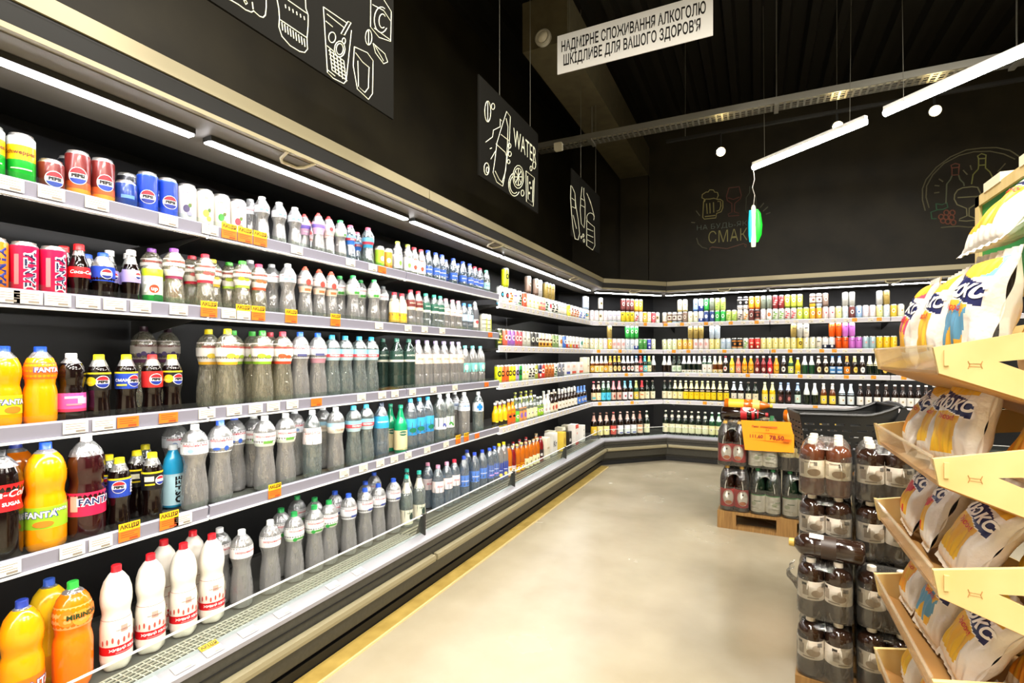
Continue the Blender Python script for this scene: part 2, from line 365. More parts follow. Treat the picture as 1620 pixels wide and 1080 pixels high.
# ------------------------------------------------------------------ goods: one mesh set per kind, copied to every place
PET = clear('pet_clear', '#fdfefe', .33, 1.0, 1.3, 1.0, refr=.3)  # white haze and rim stand in for light passing through the water
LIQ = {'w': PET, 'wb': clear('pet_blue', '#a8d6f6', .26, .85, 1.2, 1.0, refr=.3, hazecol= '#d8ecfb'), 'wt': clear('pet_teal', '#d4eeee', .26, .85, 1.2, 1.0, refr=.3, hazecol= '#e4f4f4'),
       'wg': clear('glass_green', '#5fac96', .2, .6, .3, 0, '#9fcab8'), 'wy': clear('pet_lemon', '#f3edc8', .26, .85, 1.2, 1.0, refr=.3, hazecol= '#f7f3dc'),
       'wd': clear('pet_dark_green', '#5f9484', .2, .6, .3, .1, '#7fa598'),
       'o': mat('#ff9d08', .16, coat=.5), 'or': mat('#ff7a0c', .16, coat=.5), 'y': mat('#f7c81c', .2, coat=.4), 'c': mat('#120807', .1, coat=.6), 'm': mat('#2c0a0e', .12, coat=.6),
       'a': mat('#7a3206', .12, coat=.6), 'ao': mat('#c2640c', .14, coat=.5), 'wh': mat('#efe9dc', .28, coat=.3), 'bl': mat('#28a8dc', .2, coat=.5), 'br': mat('#1c0c05', .1, coat=.7), 'ba': mat('#6a3308', .12, coat=.7),
       'dg': mat('#0f1f12', .1, coat=.7), 'gg': mat('#174a2a', .1, coat=.7), 'ye': mat('#e8c018', .16, coat=.6), 'pk': mat('#f0705a', .16, coat=.6), 'oj': mat('#f79412', .16, coat=.6),
       'rd': mat('#7d1013', .14, coat=.6), 'rr': mat('#c2152b', .14, coat=.6), 'lm': mat('#cfd65a', .16, coat=.5), 'tg': mat('#16a06c', .12, coat=.6)}
CLEARS = ('w', 'wb', 'wt', 'wg', 'wy', 'wd')
def P_hour(h, r): n = .0125; return [(r * .7, 0), (r * .86, .004), (r * .95, .03 * h), (r, .1 * h), (r * .99, .2 * h), (r * .93, .32 * h), (r * .8, .46 * h), (r * .765, .53 * h), (r * .83, .59 * h), (r * .97, .645 * h), (r, .67 * h), (r, .79 * h), (r * .93, .83 * h), (r * .7, .89 * h), (n * 1.5, .93 * h), (n, .945 * h), (n, .965 * h)]
def P_soda(h, r): n = .0125; return [(r * .72, 0), (r * .9, .005), (r * .97, .04 * h), (r, .1 * h), (r, .42 * h), (r * .96, .47 * h), (r * .87, .53 * h), (r * .9, .58 * h), (r * .985, .64 * h), (r, .70 * h), (r * .95, .77 * h), (r * .78, .85 * h), (r * .5, .91 * h), (n * 1.2, .937 * h), (n, .945 * h), (n, .965 * h)]
def P_strt(h, r): n = .0125; return [(r * .74, 0), (r * .92, .005), (r, .04 * h), (r, .28 * h), (r * .955, .31 * h), (r, .34 * h), (r, .62 * h), (r * .97, .68 * h), (r * .84, .78 * h), (r * .6, .86 * h), (n * 1.3, .915 * h), (n, .935 * h), (n, .96 * h)]
def P_pep(h, r): n = .0125; return [(r * .72, 0), (r * .92, .005), (r * .98, .06 * h), (r * .95, .16 * h), (r * .86, .28 * h), (r * .84, .36 * h), (r * .93, .44 * h), (r, .48 * h), (r, .72 * h), (r * .92, .78 * h), (r * .68, .86 * h), (n * 1.4, .915 * h), (n, .935 * h), (n, .96 * h)]
def P_coke(h, r): n = .0115; return [(r * .8, 0), (r * .93, .004), (r * .95, .06 * h), (r * .84, .2 * h), (r * .86, .28 * h), (r, .42 * h), (r, .56 * h), (r * .9, .66 * h), (r * .62, .78 * h), (r * .47, .88 * h), (n * 1.15, .94 * h), (n, .96 * h), (n, .975 * h)]
def P_beer(h, r): n = .0118; return [(r * .9, 0), (r, .006), (r, .56 * h), (r * .97, .6 * h), (r * .8, .67 * h), (r * .58, .735 * h), (r * .47, .8 * h), (n * 1.1, .9 * h), (n, .945 * h), (n * 1.08, .955 * h), (n, .975 * h)]
def P_bpet(h, r): n = .0135; return [(r * .76, 0), (r * .95, .006), (r, .05 * h), (r, .5 * h), (r * .96, .53 * h), (r, .56 * h), (r * .97, .64 * h), (r * .8, .75 * h), (r * .55, .85 * h), (n * 1.2, .92 * h), (n, .94 * h), (n, .96 * h)]
def P_squat(h, r): n = .0135; return [(r * .8, 0), (r * .95, .006), (r, .05 * h), (r, .31 * h), (r * .975, .33 * h), (r * .975, .63 * h), (r, .65 * h), (r, .76 * h), (r * .93, .815 * h), (r * .78, .86 * h), (r * .52, .90 * h), (n * 1.1, .925 * h), (n, .935 * h), (n, .96 * h)]
def rfun(pr):
    def f(z):
        for (r0, z0), (r1, z1) in zip(pr, pr[1:]):
            if z0 <= z <= z1: return r0 + (r1 - r0) * (z - z0) / max(z1 - z0, 1e-9)
        return pr[0][0] if z < pr[0][1] else pr[-1][0]
    return f
def dense(pr, k=2):
    out = []
    for (r0, z0), (r1, z1) in zip(pr, pr[1:]):
        for i in range(k): t = i / k; out.append((r0 + (r1 - r0) * t, z0 + (z1 - z0) * t))
    return out + [pr[-1]]
def wrap(mb, vf, rf, zc, ang, mt, off=.0012, rot=False):
    rc = rf(zc); vs = []
    for x, y, _ in vf[0]:
        if rot: x, y = -y, x
        z = zc + y; ph = R(ang) + x / rc; q = rf(z) + off
        vs.append((q * math.sin(ph), -q * math.cos(ph), z))
    mb.add(vs, vf[1], mt)
def do_prints(mb, prints, rf, off=.0012):
    for i_, p in enumerate(prints):
        k = p[0]; off = off + .00022
        if k == 't':      # text, size, z, angle, colour, bold, rotated, shear
            _, s, size, zc, ang, col = p[:6]; bold = p[6] if len(p) > 6 else .02; rot = p[7] if len(p) > 7 else False; sh = p[8] if len(p) > 8 else 0
            wrap(mb, text2d(s, size, bold, shear=sh, strip=.006 if not rot else 0), rf, zc, ang, mat(col, .4), off + .0005, rot)
        else:
            _, w, h, zc, ang, col = p[:6]
            wrap(mb, shape2d(k, w, h), rf, zc, ang, mat(col, .4), off + (p[6] if len(p) > 6 else 0))
KIND = {}
def bottle(key, name, cat, desc, shape, h, r, body, cap, lab=None, bands=(), prints=(), fill=.88, seg=20, foil=None, caph=None, foot=0, sport=False, labkey='label'):
    pr = shape(h, r); rf = rfun(pr); n = pr[-1][0]
    zf = fill * h
    if body in CLEARS: mt = LIQ[body]
    elif body in ('wh', 'br', 'dg', 'gg', 'ba', 'tg'): mt = LIQ[body]
    else: mt = lambda z: LIQ[body] if z < zf else PET
    pd = []
    for a, b in zip(pr, pr[1:]):
        pd.append(a)
        if a[1] < zf < b[1]: pd.append((rf(zf), zf))
    pd.append(pr[-1])
    mod = None
    if foot: mod = lambda a, z: 1 - foot * (1 - math.cos(5 * a)) * .5 * max(0, 1 - z / (.09 * h))
    if seg >= 20 and body in CLEARS and not foot:
        mod = lambda a, z: 1 - .018 * (math.cos(9 * a)) * (1 if .06 * h < z < .5 * h else 0)
    sg = 40 if (foot or (seg >= 20 and body in CLEARS)) else seg
    b = MB(); b.lathe(pd if seg < 20 else dense(pd), sg, mt, mod=mod); parts = [('bottle_body', b.mesh('bottle_body'))]
    b = MB(); ch = caph or max(.016, h * .055); cr = n + .003; cm = mat(cap, .35, coat=.2); z0 = h - ch
    if sport:
        b.lathe([(cr, z0 - .004), (cr, z0 + ch * .45), (cr * .8, z0 + ch * .6), (cr * .55, z0 + ch * .7), (cr * .55, z0 + ch * 1.1), (cr * .4, z0 + ch * 1.2)], 12, cm)
    else: b.lathe([(cr * 1.05, z0 - .004), (cr * 1.05, z0 - .001), (cr, z0), (cr, h - .002), (cr * .85, h)], 14 if seg >= 20 else 10, cm)
    parts.append(('cap', b.mesh('cap')))
    if foil:
        b = MB(); z0, z1, col = foil; k = 5
        b.lathe([(rf(z0 * h + (z1 - z0) * h * i / k) + .0008, z0 * h + (z1 - z0) * h * i / k) for i in range(k + 1)], 12, mat(col, .35, .25), capb=False, capt=False); parts.append(('neck_foil', b.mesh('neck_foil')))
    if lab:
        b = MB(); bd = bands or [(lab[0], lab[1], '#ffffff')]
        for z0, z1, col in bd:
            k = 3 if seg >= 20 else 1
            b.lathe([(rf((z0 + (z1 - z0) * i / k) * h) + .0007, (z0 + (z1 - z0) * i / k) * h) for i in range(k + 1)], 24 if seg >= 20 else 12, mat(col, .4) if isinstance(col, str) else col, capb=False, capt=False)
        do_prints(b, [tuple(p[:3]) + (p[3] * h,) + tuple(p[4:]) for p in prints], rf); parts.append((labkey, b.mesh(labkey)))
    KIND[key] = dict(name=name, cat=cat, desc=desc, parts=parts, r=r, h=h)
def can(key, desc, h=.168, r=.033, bands=(), prints=(), name='drink_can', cat='can', seg=20, lid='#c9c9c6'):
    t = .012 if h > .1 else .008
    pr = [(r * .76, 0), (r * .8, .002), (r, .012), (r, h - t), (r * .83, h - .003), (r * .85, h)]
    rf = lambda z: r if .012 <= z <= h - t else r * .9
    def col(z):
        f = z / h
        if f > 1 - t / h or not bands: return mat(lid, .3, .8)
        for z0, z1, c in bands:
            if z0 <= f <= z1: return mat(c, .3, .15, coat=.2)
        return mat(bands[0][2], .3, .15, coat=.2)
    zs = sorted(set([0.012] + [z0 * h for z0, _, _ in bands if z0 * h > .013] + [h - t]))
    pd = [(r * .76, 0), (r * .8, .002)] + [(r, z) for z in zs] + [(r * .83, h - .003), (r * .86, h - .001), (r * .84, h), (r * .79, h - .001), (r * .77, h - .004)]
    b = MB(); b.lathe(pd, seg, col); do_prints(b, [tuple(p[:3]) + (p[3] * h,) + tuple(p[4:]) for p in prints], rf, .0006)
    KIND[key] = dict(name=name, cat=cat, desc=desc, parts=None, me=b.mesh(name), r=r, h=h)
def carton(key, desc, w, d, h, col, prints=(), top=None, name='drink_carton', cat='carton'):
    b = MB(); b.box(-w / 2, w / 2, -d / 2, d / 2, 0, h, mat(col, .45), bev=.003)
    for p in prints:
        if p[0] == 't': vf = text2d(p[1], p[2], p[6] if len(p) > 6 else .03, strip=0); x, z = p[4], p[3]; c = p[5]
        else: vf = shape2d(p[0], p[1], p[2]); x, z = p[4], p[3]; c = p[5]
        b.add([(x + q[0], -d / 2 - (.0016 if p[0] == 't' else .001), z + q[1]) for q in vf[0]], vf[1], mat(c, .4))
    parts = [('carton_body', b.mesh('carton_body'))]
    if top:
        b = MB(); b.lathe([(.014, h), (.014, h + .014), (.012, h + .016)], 12, mat(top, .4), M=Matrix.Translation((0, -d * .15, 0))); parts.append(('cap', b.mesh('cap')))
    KIND[key] = dict(name=name, cat=cat, desc=desc, parts=parts, r=max(w, d) / 2, h=h)
T = lambda s, size, z, ang, col, bold=.025, rot=False, sh=0: ('t', s, size, z, ang, col, bold, rot, sh)
E_ = lambda w, h, z, ang, col, o=0: ('e', w, h, z, ang, col, o)
B_ = lambda w, h, z, ang, col, o=0: ('b', w, h, z, ang, col, o)
def pepsi(z, s=1., a=0): return [E_(.046 * s, .046 * s, z, a, '#ffffff'), ('hu',) + (.042 * s, .042 * s, z, a, '#d01f2e', .0004), ('hd',) + (.042 * s, .042 * s, z, a, '#1d3fa8', .0004), T('PEPSI', .0125 * s, z, a, '#0d0d12', .05)]
_s2 = shape2d
def shape2d(kind, w, h, n=16, pts=None):
    if kind in ('hu', 'hd'):     # upper or lower segment of a disc
        k = 12; vs = []; fs = []; sg = 1 if kind == 'hu' else -1
        y0 = .17 * h * sg; xm = math.sqrt(.25 - .17 * .17) * w
        for i in range(k + 1):
            x = -xm + 2 * xm * i / k; y = sg * math.sqrt(max(0, (.5 * .5 - (x / w) ** 2))) * h
            vs += [(x, y0, 0), (x, y, 0)]
        return vs, [[2 * i, 2 * i + 2, 2 * i + 3, 2 * i + 1] for i in range(k)]
    return _s2(kind, w, h, n, pts)
def fanta(size, z, a=0, rot=False, bg='#23308f'): return [T('FANTA', size * 1.06, z, a, bg, .075, rot), T('FANTA', size, z, a, '#ffffff', .03, rot)]
def drop(i, p):  # helper: raise a print above the previous ones
    return p
# --- cans near the camera
can('sch', 'green and yellow soda can with silver top', bands=[(0, .52, '#17a52e'), (.52, .78, '#f6c915'), (.78, 1, '#d8dcd6')], prints=[T('Schweppes', .017, .65, -8, '#7a3a08'), B_(.05, .004, .36, 0, '#bfe8b0')])
can('pepM', 'tall maroon and yellow cola can', bands=[(0, .12, '#f7c22a'), (.12, .26, '#f08a24'), (.26, .4, '#c2572a'), (.4, 1, '#74231f')], prints=[E_(.05, .056, .5, 0, '#ffffff'), ('hu', .046, .052, .5, 0, '#d8232f', .0004), ('hd', .046, .052, .5, 0, '#223c9c', .0004), T('PEPSI', .0145, .5, 0, '#0d0d12', .06)])
can('pepMs', 'short maroon cola can', h=.116, bands=[(0, .1, '#8a2a22'), (.1, 1, '#6b201d')], prints=[E_(.05, .05, .46, 0, '#ffffff'), ('hu', .046, .046, .46, 0, '#d8232f', .0004), ('hd', .046, .046, .46, 0, '#223c9c', .0004), T('PEPSI', .0135, .46, 0, '#0d0d12', .06)])
can('dk', 'black cola can', bands=[(0, 1, '#15161c')], prints=[T('PEPSI', .02, .55, 0, '#5a5f70', .03, True)])
can('pepB', 'bright blue cola can', bands=[(0, .12, '#1d8fd0'), (.12, .9, '#1740b8'), (.9, 1, '#2a58cc')], prints=[E_(.05, .05, .45, 0, '#ffffff'), ('hu', .046, .046, .45, 0, '#e02433', .0004), ('hd', .046, .046, .45, 0, '#1c2c86', .0004), T('PEPSI', .0135, .45, 0, '#0d0d12', .06), T('ТВІЙ\nСМАК\nPEPSI', .012, .55, 95, '#dfe6ff', .03)])
can('bl3', 'short navy blue can', h=.116, bands=[(0, 1, '#173a8c')], prints=[B_(.04, .012, .5, 0, '#5a86d8')])
def fruitcan(k, d, a, b_): can(k, d, bands=[(0, .06, b_), (.06, 1, '#efeae2')], prints=[E_(.022, .03, .42, -6, a), E_(.018, .02, .3, 12, b_), E_(.012, .016, .5, 14, '#5a7a3a'), T('СІК', .011, .78, -10, a, .03), T('НАПІЙ', .009, .6, 24, '#b0574a', .02, True)])
fruitcan('wfv', 'white drink can with dark berries', '#4a4266', '#8a8aa0'); fruitcan('wfy', 'white drink can with yellow fruit', '#f0b040', '#f3c84a'); fruitcan('wfg', 'white drink can with green tag', '#3f8f3c', '#9fc060'); fruitcan('wfr', 'white drink can with red tag', '#c23a48', '#e08a70')
can('fanO', 'orange soda can with navy lettering', bands=[(0, 1, '#f3820f')], prints=[T('FANTA', .034, .5, 20, '#1b2a78', .06, True)])
can('fanP', 'pink soda can with white lettering', bands=[(0, .07, '#d81346'), (.07, .93, '#ea1c55'), (.93, 1, '#f46a8a')], prints=[T('FANTA', .0355, .5, 14, '#ffffff', .085, True), T('FANTA', .0335, .5, 14, '#1b1f4a', .03, True), B_(.011, .09, .5, -42, '#f58a8f')])
can('7up', 'lime green soda can with red spot', h=.155, bands=[(0, .3, '#149a3a'), (.3, .75, '#dfe9d8'), (.75, 1, '#c9e02a')], prints=[E_(.03, .03, .45, 6, '#e8431f'), T('up', .02, .45, 6, '#ffffff', .03), T('7', .05, .47, -32, '#f6f6f0', .05), B_(.03, .02, .25, 30, '#0c6e2c')])
def slim(k, d, c1, c2, top='#e9ecdf'): can(k, d, h=.145, r=.028, bands=[(0, .3, c2), (.3, .85, c1), (.85, 1, top)], prints=[E_(.026, .03, .5, 0, '#f6f2d8'), E_(.016, .02, .3, 0, c1)])
slim('jg', 'small light green juice can', '#a8d13c', '#6fae2c'); slim('jo', 'small amber orange juice can', '#e7a03a', '#d97f1c')
# --- bottles near the camera
bottle('cokeg', 'cola_bottle', 'bottle', 'small cola bottle with red cap and label', P_coke, .19, .029, 'c', '#c8141c', (.42, .6), [(.42, .6, '#d3161d')], [T('Coca-Cola', .0155, .51, 0, '#ffffff', .02, False, .25)], fill=.8)
bottle('peps', 'cola_bottle', 'bottle', 'squat cola bottle with blue cap and label', P_pep, .175, .033, 'c', '#2356c6', (.44, .72), [(.44, .72, '#1f46bd')], [E_(.034, .034, .58, 10, '#ffffff'), ('hu', .03, .03, .58, 10, '#d8232f', .0004), ('hd', .03, .03, .58, 10, '#1b2c80', .0004)], fill=.72)
bottle('lil', 'cola_bottle', 'bottle', 'slim cola bottle with lilac label', P_coke, .2, .028, 'c', '#d9d8da', (.42, .64), [(.42, .64, '#a99ad6')], [E_(.026, .026, .54, 18, '#ffffff'), ('hu', .022, .022, .54, 18, '#d8232f', .0004), ('hd', .022, .022, .54, 18, '#1b2c80', .0004)], fill=.74)
def water(k, desc, h, r, cap, body='w', lab=(.66, .80), bands=None, prints=(), shape=P_hour, **kw):
    bottle(k, 'water_bottle', 'bottle', desc, shape, h, r, body, cap, lab, bands or [(lab[0], lab[1], '#eef2f5')], prints, **kw)
MORSH = lambda z, s=.014, c='#c8323c', a=0: T('моршинська', s, z, a, c, .015)
water('w05', 'small clear water bottle with white cap', .216, .032, '#f4f4f2', prints=[MORSH(.765, .009), E_(.016, .01, .71, -20, '#7aa8d8'), E_(.016, .01, .71, 20, '#7aa8d8')])
water('w05k', 'small clear water bottle with grey cap', .216, .032, '#8f9296', prints=[MORSH(.75, .009)])
water('w05p', 'small water bottle with pink sport cap', .222, .031, '#f0605e', 'w', (.52, .8), [(.52, .66, '#e7b9d6'), (.66, .74, '#7a62c0'), (.74, .8, '#e7b9d6')], [T('вода', .011, .6, 0, '#ffffff')], sport=True)
water('w05r', 'small water bottle with red sport cap', .222, .031, '#e0383e', 'w', (.5, .8), [(.5, .6, '#e9d8cf'), (.6, .8, '#d9c6c9')], [E_(.02, .02, .7, 0, '#c04a4a'), MORSH(.55, .008)], sport=True)
water('w05g', 'small clear water bottle with green cap', .225, .033, '#35b45a', 'w', (.6, .78), [(.6, .68, '#cfe6cf'), (.68, .78, '#e9eeea')], [MORSH(.74, .008), E_(.014, .01, .65, 10, '#4faa50')])
water('w05b', 'small blue water bottle with pink cap', .215, .030, '#e35c77', 'wb', (.5, .72), [(.5, .6, '#2d6fc4'), (.6, .66, '#d84a60'), (.66, .72, '#7fb4e6')], [T('вода', .01, .63, 0, '#ffffff')])
water('w05bg', 'small blue green water bottle with pink cap', .235, .034, '#e35c77', 'wt', (.5, .74), [(.5, .58, '#2f8fb0'), (.58, .64, '#d84a60'), (.64, .74, '#6fb4d6')])
water('wl', 'white label bottle with lime cap', .21, .031, '#cfe05a', 'w', (.2, .78), [(.2, .78, '#f0f0ec')], [E_(.022, .03, .35, 0, '#7fb04a'), T('aloe', .012, .6, 0, '#4a8a3c')], P_strt)
water('wlr', 'white label bottle with red cap', .205, .03, '#dc4350', 'w', (.2, .78), [(.2, .78, '#f0ebe6')], [E_(.022, .03, .35, 0, '#c84a30'), T('aloe', .012, .6, 0, '#b04a3c')], P_strt)
water('bq', 'small blue water bottle with deep blue cap', .215, .031, '#3558c8', 'wb', (.28, .5), [(.28, .5, '#3a66c4')], [T('BONAQUA', .009, .39, 0, '#ffffff', .03)], P_strt)
water('bqr', 'small blue water bottle with red cap', .205, .031, '#d93c50', 'wb', (.28, .52), [(.28, .52, '#2f5cbe')], [T('BONAQUA', .009, .4, 0, '#ffffff', .03)], P_strt)
water('bqc', 'small pale water bottle with cyan cap', .215, .032, '#5ec8d8', 'wb', (.28, .5), [(.28, .5, '#8cc4e8')], [T('вода', .011, .39, 0, '#ffffff', .03)], P_strt)
water('bqg', 'small pale water bottle with mint cap', .205, .032, '#7fe0b8', 'wt', (.25, .5), [(.25, .5, '#a8d8d4')], [T('вода', .011, .37, 0, '#2a7a86', .03)], P_strt)
def flav(k, cn, cap, band, fruit, h=.235, r=.036, ts=.0105):
    water(k, ('large ' if h > .3 else 'small ') + 'flavoured water bottle with %s cap' % cn, h, r, cap, 'wy', (.5, .82) if h < .3 else (.55, .83), [(.5 if h < .3 else .55, .545 if h < .3 else .585, band), (.545 if h < .3 else .585, .82 if h < .3 else .83, '#f3efe6')], [MORSH(.775, ts), E_(r * .75, h * .06, .66, -14, fruit), E_(r * .6, h * .045, .65, 22, fruit)])
flav('fp', 'purple', '#8a4aa6', '#8a2a52', '#d8c4d6'); flav('fr', 'red', '#d83246', '#c8283c', '#d86a66'); flav('fy', 'yellow', '#f0d818', '#d8b030', '#e8d060'); flav('fg', 'green', '#46b83c', '#9fc23c', '#b4c838'); flav('fk', 'crimson', '#e0305a', '#e0502c', '#e87a4c')
water('w7', 'clear water bottle with white cap', .262, .037, '#f6f6f4', prints=[MORSH(.77, .0105), E_(.02, .012, .71, -18, '#86acd8'), E_(.02, .012, .71, 22, '#86acd8')])
water('w7k', 'clear water bottle with pale grey cap', .262, .037, '#c9cbd0', prints=[MORSH(.77, .0105)])
water('sr', 'clear water bottle with coral sport cap', .262, .035, '#f0604c', 'w', (.52, .82), [(.52, .62, '#ecd2bc'), (.62, .82, '#d9c8c4')], [E_(.026, .03, .71, 0, '#b8443c'), B_(.03, .012, .57, 0, '#e0764c')], sport=True)
water('w7g', 'clear water bottle with green cap', .268, .037, '#2fae52', 'w', (.6, .8), [(.6, .68, '#d3e8d0'), (.68, .8, '#edf1ec')], [MORSH(.755, .0105), E_(.018, .014, .64, -10, '#4fae48'), E_(.018, .014, .64, 14, '#4fae48')])
water('w7d', 'clear water bottle with dark grey cap', .255, .035, '#5e6668', prints=[MORSH(.74, .01)])
water('lem', 'yellow lemonade bottle with red cap', .215, .032, '#d42c40', 'wy', (.15, .8), [(.15, .42, '#e8b840'), (.42, .8, '#efe6c4')], [E_(.03, .03, .3, 0, '#f0c020')], P_strt)
water('mrn', 'water bottle with red cap and maroon label', .25, .034, '#d02a3c', 'w', (.48, .74), [(.48, .56, '#d8c8b8'), (.56, .74, '#6e2a24')], [T('BORJOMI', .01, .65, 0, '#e8d8c0')], P_strt)
water('grn', 'water bottle with teal cap and green label', .245, .034, '#38a48c', 'wt', (.48, .74), [(.48, .54, '#e0e4d8'), (.54, .74, '#1f5c48')], [T('BUVETTE', .01, .64, 0, '#e8f0e0')], P_strt)
water('pnk', 'small water bottle with pale pink cap', .235, .033, '#f0a8bc', 'w', (.5, .7), [(.5, .7, '#f0d8d0')], [T('вода', .012, .6, 0, '#d06a5a')], P_strt)
water('blu', 'small water bottle with sky blue cap', .225, .032, '#4a9ae8', 'wb', (.4, .62), [(.4, .62, '#b8d4f0')], [], P_strt)
water('shrp', 'dark striped bottle with white sport cap', .25, .03, '#e6eef6', 'w', (.2, .75), [(.2, .45, '#e8dcd4'), (.45, .75, '#5a5c62')], [E_(.03, .03, .36, 0, '#d0484c')], P_strt, sport=True)
can('wyc', 'striped white and yellow can', bands=[(0, .12, '#e8e04a'), (.12, .82, '#e6e4d2'), (.82, 1, '#dedcd0')], prints=[B_(.05, .004, .7, 0, '#2a2a20'), B_(.05, .004, .5, 0, '#2a2a20'), B_(.05, .004, .3, 0, '#2a2a20'), B_(.02, .1, .45, 40, '#d8dc3a')])
# third shelf
bottle('fa1', 'soda_bottle', 'bottle', 'orange soda bottle with blue cap, lime label', P_soda, .25, .041, 'o', '#1e4fc4', (.2, .42), [(.2, .42, '#b8cc1e')], fanta(.02, .34, 8) + [E_(.04, .02, .25, 10, '#f08020')], fill=.86, foot=.12)
bottle('fa2', 'soda_bottle', 'bottle', 'orange soda bottle with blue cap, orange label', P_soda, .25, .041, 'o', '#1e4fc4', (.6, .8), [(.6, .8, '#e86c1c')], fanta(.019, .71, 4), fill=.86, foot=.12)
bottle('fdk', 'soda_bottle', 'bottle', 'dark soda bottle with white cap, pink label', P_soda, .23, .038, 'c', '#f2f2f0', (.18, .44), [(.18, .22, '#c43a5a'), (.22, .44, '#e85aa8')], [B_(.05, .008, .38, -10, '#f6c0dc'), B_(.03, .02, .33, 24, '#f6c0dc'), B_(.04, .006, .28, -10, '#f08a9a')], fill=.86, foot=.12)
def pep5(k, d, cap, lab, extra=(), h=.226): bottle(k, 'cola_bottle', 'bottle', d, P_pep, h, .033, 'c', cap, (.47, .73), [(.47, .705, lab), (.705, .73, '#f0d820')] if cap == '#eee01e' else [(.47, .73, lab)], list(extra), fill=.82, foot=.1)
pl = lambda z, a: [E_(.042, .042, z, a, '#ffffff'), ('hu', .038, .038, z, a, '#d8232f', .0004), ('hd', .038, .038, z, a, '#1d3494', .0004), T('PEPSI', .0115, z, a, '#0d0d12', .06)]
pep5('py', 'cola bottle with yellow cap and black label', '#eee01e', '#17171a', pl(.59, 12) + [E_(.03, .03, .6, -45, '#e8c41c'), T('ZERO', .01, .58, -60, '#f0e070')])
pep5('pyb', 'cola bottle with yellow cap and blue label', '#eee01e', '#2246b4', pl(.59, 30) + [T('СМАК', .013, .6, -36, '#f4f4ff'), B_(.03, .006, .53, -36, '#e8d44a')])
pep5('pr', 'cola bottle with red cap and red label', '#d63a3a', '#cc2a26', pl(.6, 10))
bottle('mp', 'water_bottle', 'bottle', 'large water bottle with dark berry label', P_hour, .345, .046, 'wy', '#3a2430', (.56, .83), [(.56, .6, '#6a3a5a'), (.6, .83, '#cfc6bb')], [T('моршинська', .0155, .765, 0, '#7a3a34', .02)] + [E_(.018, .018, .65 + .02 * (i % 2), -40 + i * 20, '#5a4a78') for i in range(5)])
for k, cn, cp, bn, fr in (('FY', 'yellow', '#e8d418', '#e8b02c', '#f0d44a'), ('FG', 'green', '#3fae3c', '#8cba2c', '#aac83c'), ('FR', 'red', '#d83a4c', '#e0482a', '#e86038')): flav(k, cn, cp, bn, fr, .335, .046, .0155)
water('C15b', 'large clear water bottle with blue cap', .338, .044, '#2a62d0', 'w', (.62, .8), [(.62, .8, '#e9ecf2')], [MORSH(.765, .014), B_(.045, .012, .665, 0, '#5a5c8c')])
water('C15r', 'large clear water bottle with blue cap, red band', .338, .044, '#2a62d0', 'w', (.55, .8), [(.55, .62, '#c08a98'), (.62, .8, '#eceef2')], [MORSH(.765, .014), B_(.045, .012, .675, 0, '#5a5c8c')])
water('C15c', 'large clear water bottle with cyan cap', .33, .043, '#2fa4d8', 'wt', (.6, .78), [(.6, .65, '#bfe0ea'), (.65, .7, '#d8525c'), (.7, .78, '#9cd4e8')], [T('ПОЛЯНА', .012, .675, 0, '#ffffff')])
water('C15d', 'large dark green water bottle with pale label', .33, .043, '#2f6a5a', 'wd', (.56, .76), [(.56, .6, '#e4e2d4'), (.6, .76, '#26443a')], [T('BUVETTE', .013, .68, 0, '#dfe8d8')], P_strt)
water('C15v', 'large clear water bottle with lavender cap', .325, .042, '#c6b4e2', 'w', (.52, .72), [(.52, .72, '#f2d6c4')], [T('Вітал', .018, .62, 0, '#e08a72', .02, False, .3)], P_strt)
water('C15t', 'clear water bottle with aqua label, aqua cap', .30, .040, '#7ed8dc', 'w', (.33, .56), [(.33, .56, '#7fd0cc')], [E_(.028, .04, .45, 0, '#e6ead0')], P_strt)
# fourth shelf
bottle('CC', 'cola_bottle', 'bottle', 'large cola bottle with black cap, red label', P_soda, .33, .052, 'c', '#17181a', (.46, .7), [(.46, .7, '#d8161e')], [T('Coca-Cola', .03, .61, 10, '#ffffff', .02, False, .25), T('ZERO SUGAR', .014, .52, 10, '#ffffff', .03)], fill=.84, foot=.12)
bottle('FO', 'soda_bottle', 'bottle', 'large orange soda bottle with blue cap, lime label', P_soda, .335, .052, 'o', '#1e4fc4', (.22, .42), [(.22, .42, '#9ccb28')], fanta(.025, .35, -20) + fanta(.012, .38, 38) + [E_(.05, .02, .265, -10, '#f08020')], fill=.9, foot=.12)
bottle('FOd', 'soda_bottle', 'bottle', 'amber soda bottle with navy cap', P_soda, .335, .052, 'ao', '#1a2e86', (.22, .42), [(.22, .42, '#a8762a')], [], fill=.9, foot=.12)
bottle('FM', 'soda_bottle', 'bottle', 'large dark red soda bottle with white cap, crimson label', P_soda, .345, .052, 'm', '#f4f4f4', (.24, .46), [(.24, .46, '#d41c4c')], [T('FANTA', .031, .37, 25, '#ffffff', .09), T('FANTA', .029, .37, 25, '#1c2460', .03), B_(.022, .05, .36, -40, '#f0a8a0')], fill=.8, foot=.12)
pep5('Pb', 'tall cola bottle with yellow cap, blue label', '#eee01e', '#2244b0', pl(.61, -12) + [T('PEPSI', .02, .6, 62, '#e8e8f4', .03, True)], .25)
pep5('Pk', 'tall cola bottle with yellow cap, black label', '#eee01e', '#141417', [B_(.03, .018, .63, -20, '#efe8c8'), E_(.034, .034, .6, 42, '#ffffff'), ('hu', .03, .03, .6, 42, '#d8232f', .0004), ('hd', .03, .03, .6, 42, '#1d3494', .0004), B_(.03, .006, .55, -16, '#d8c020')], .25)
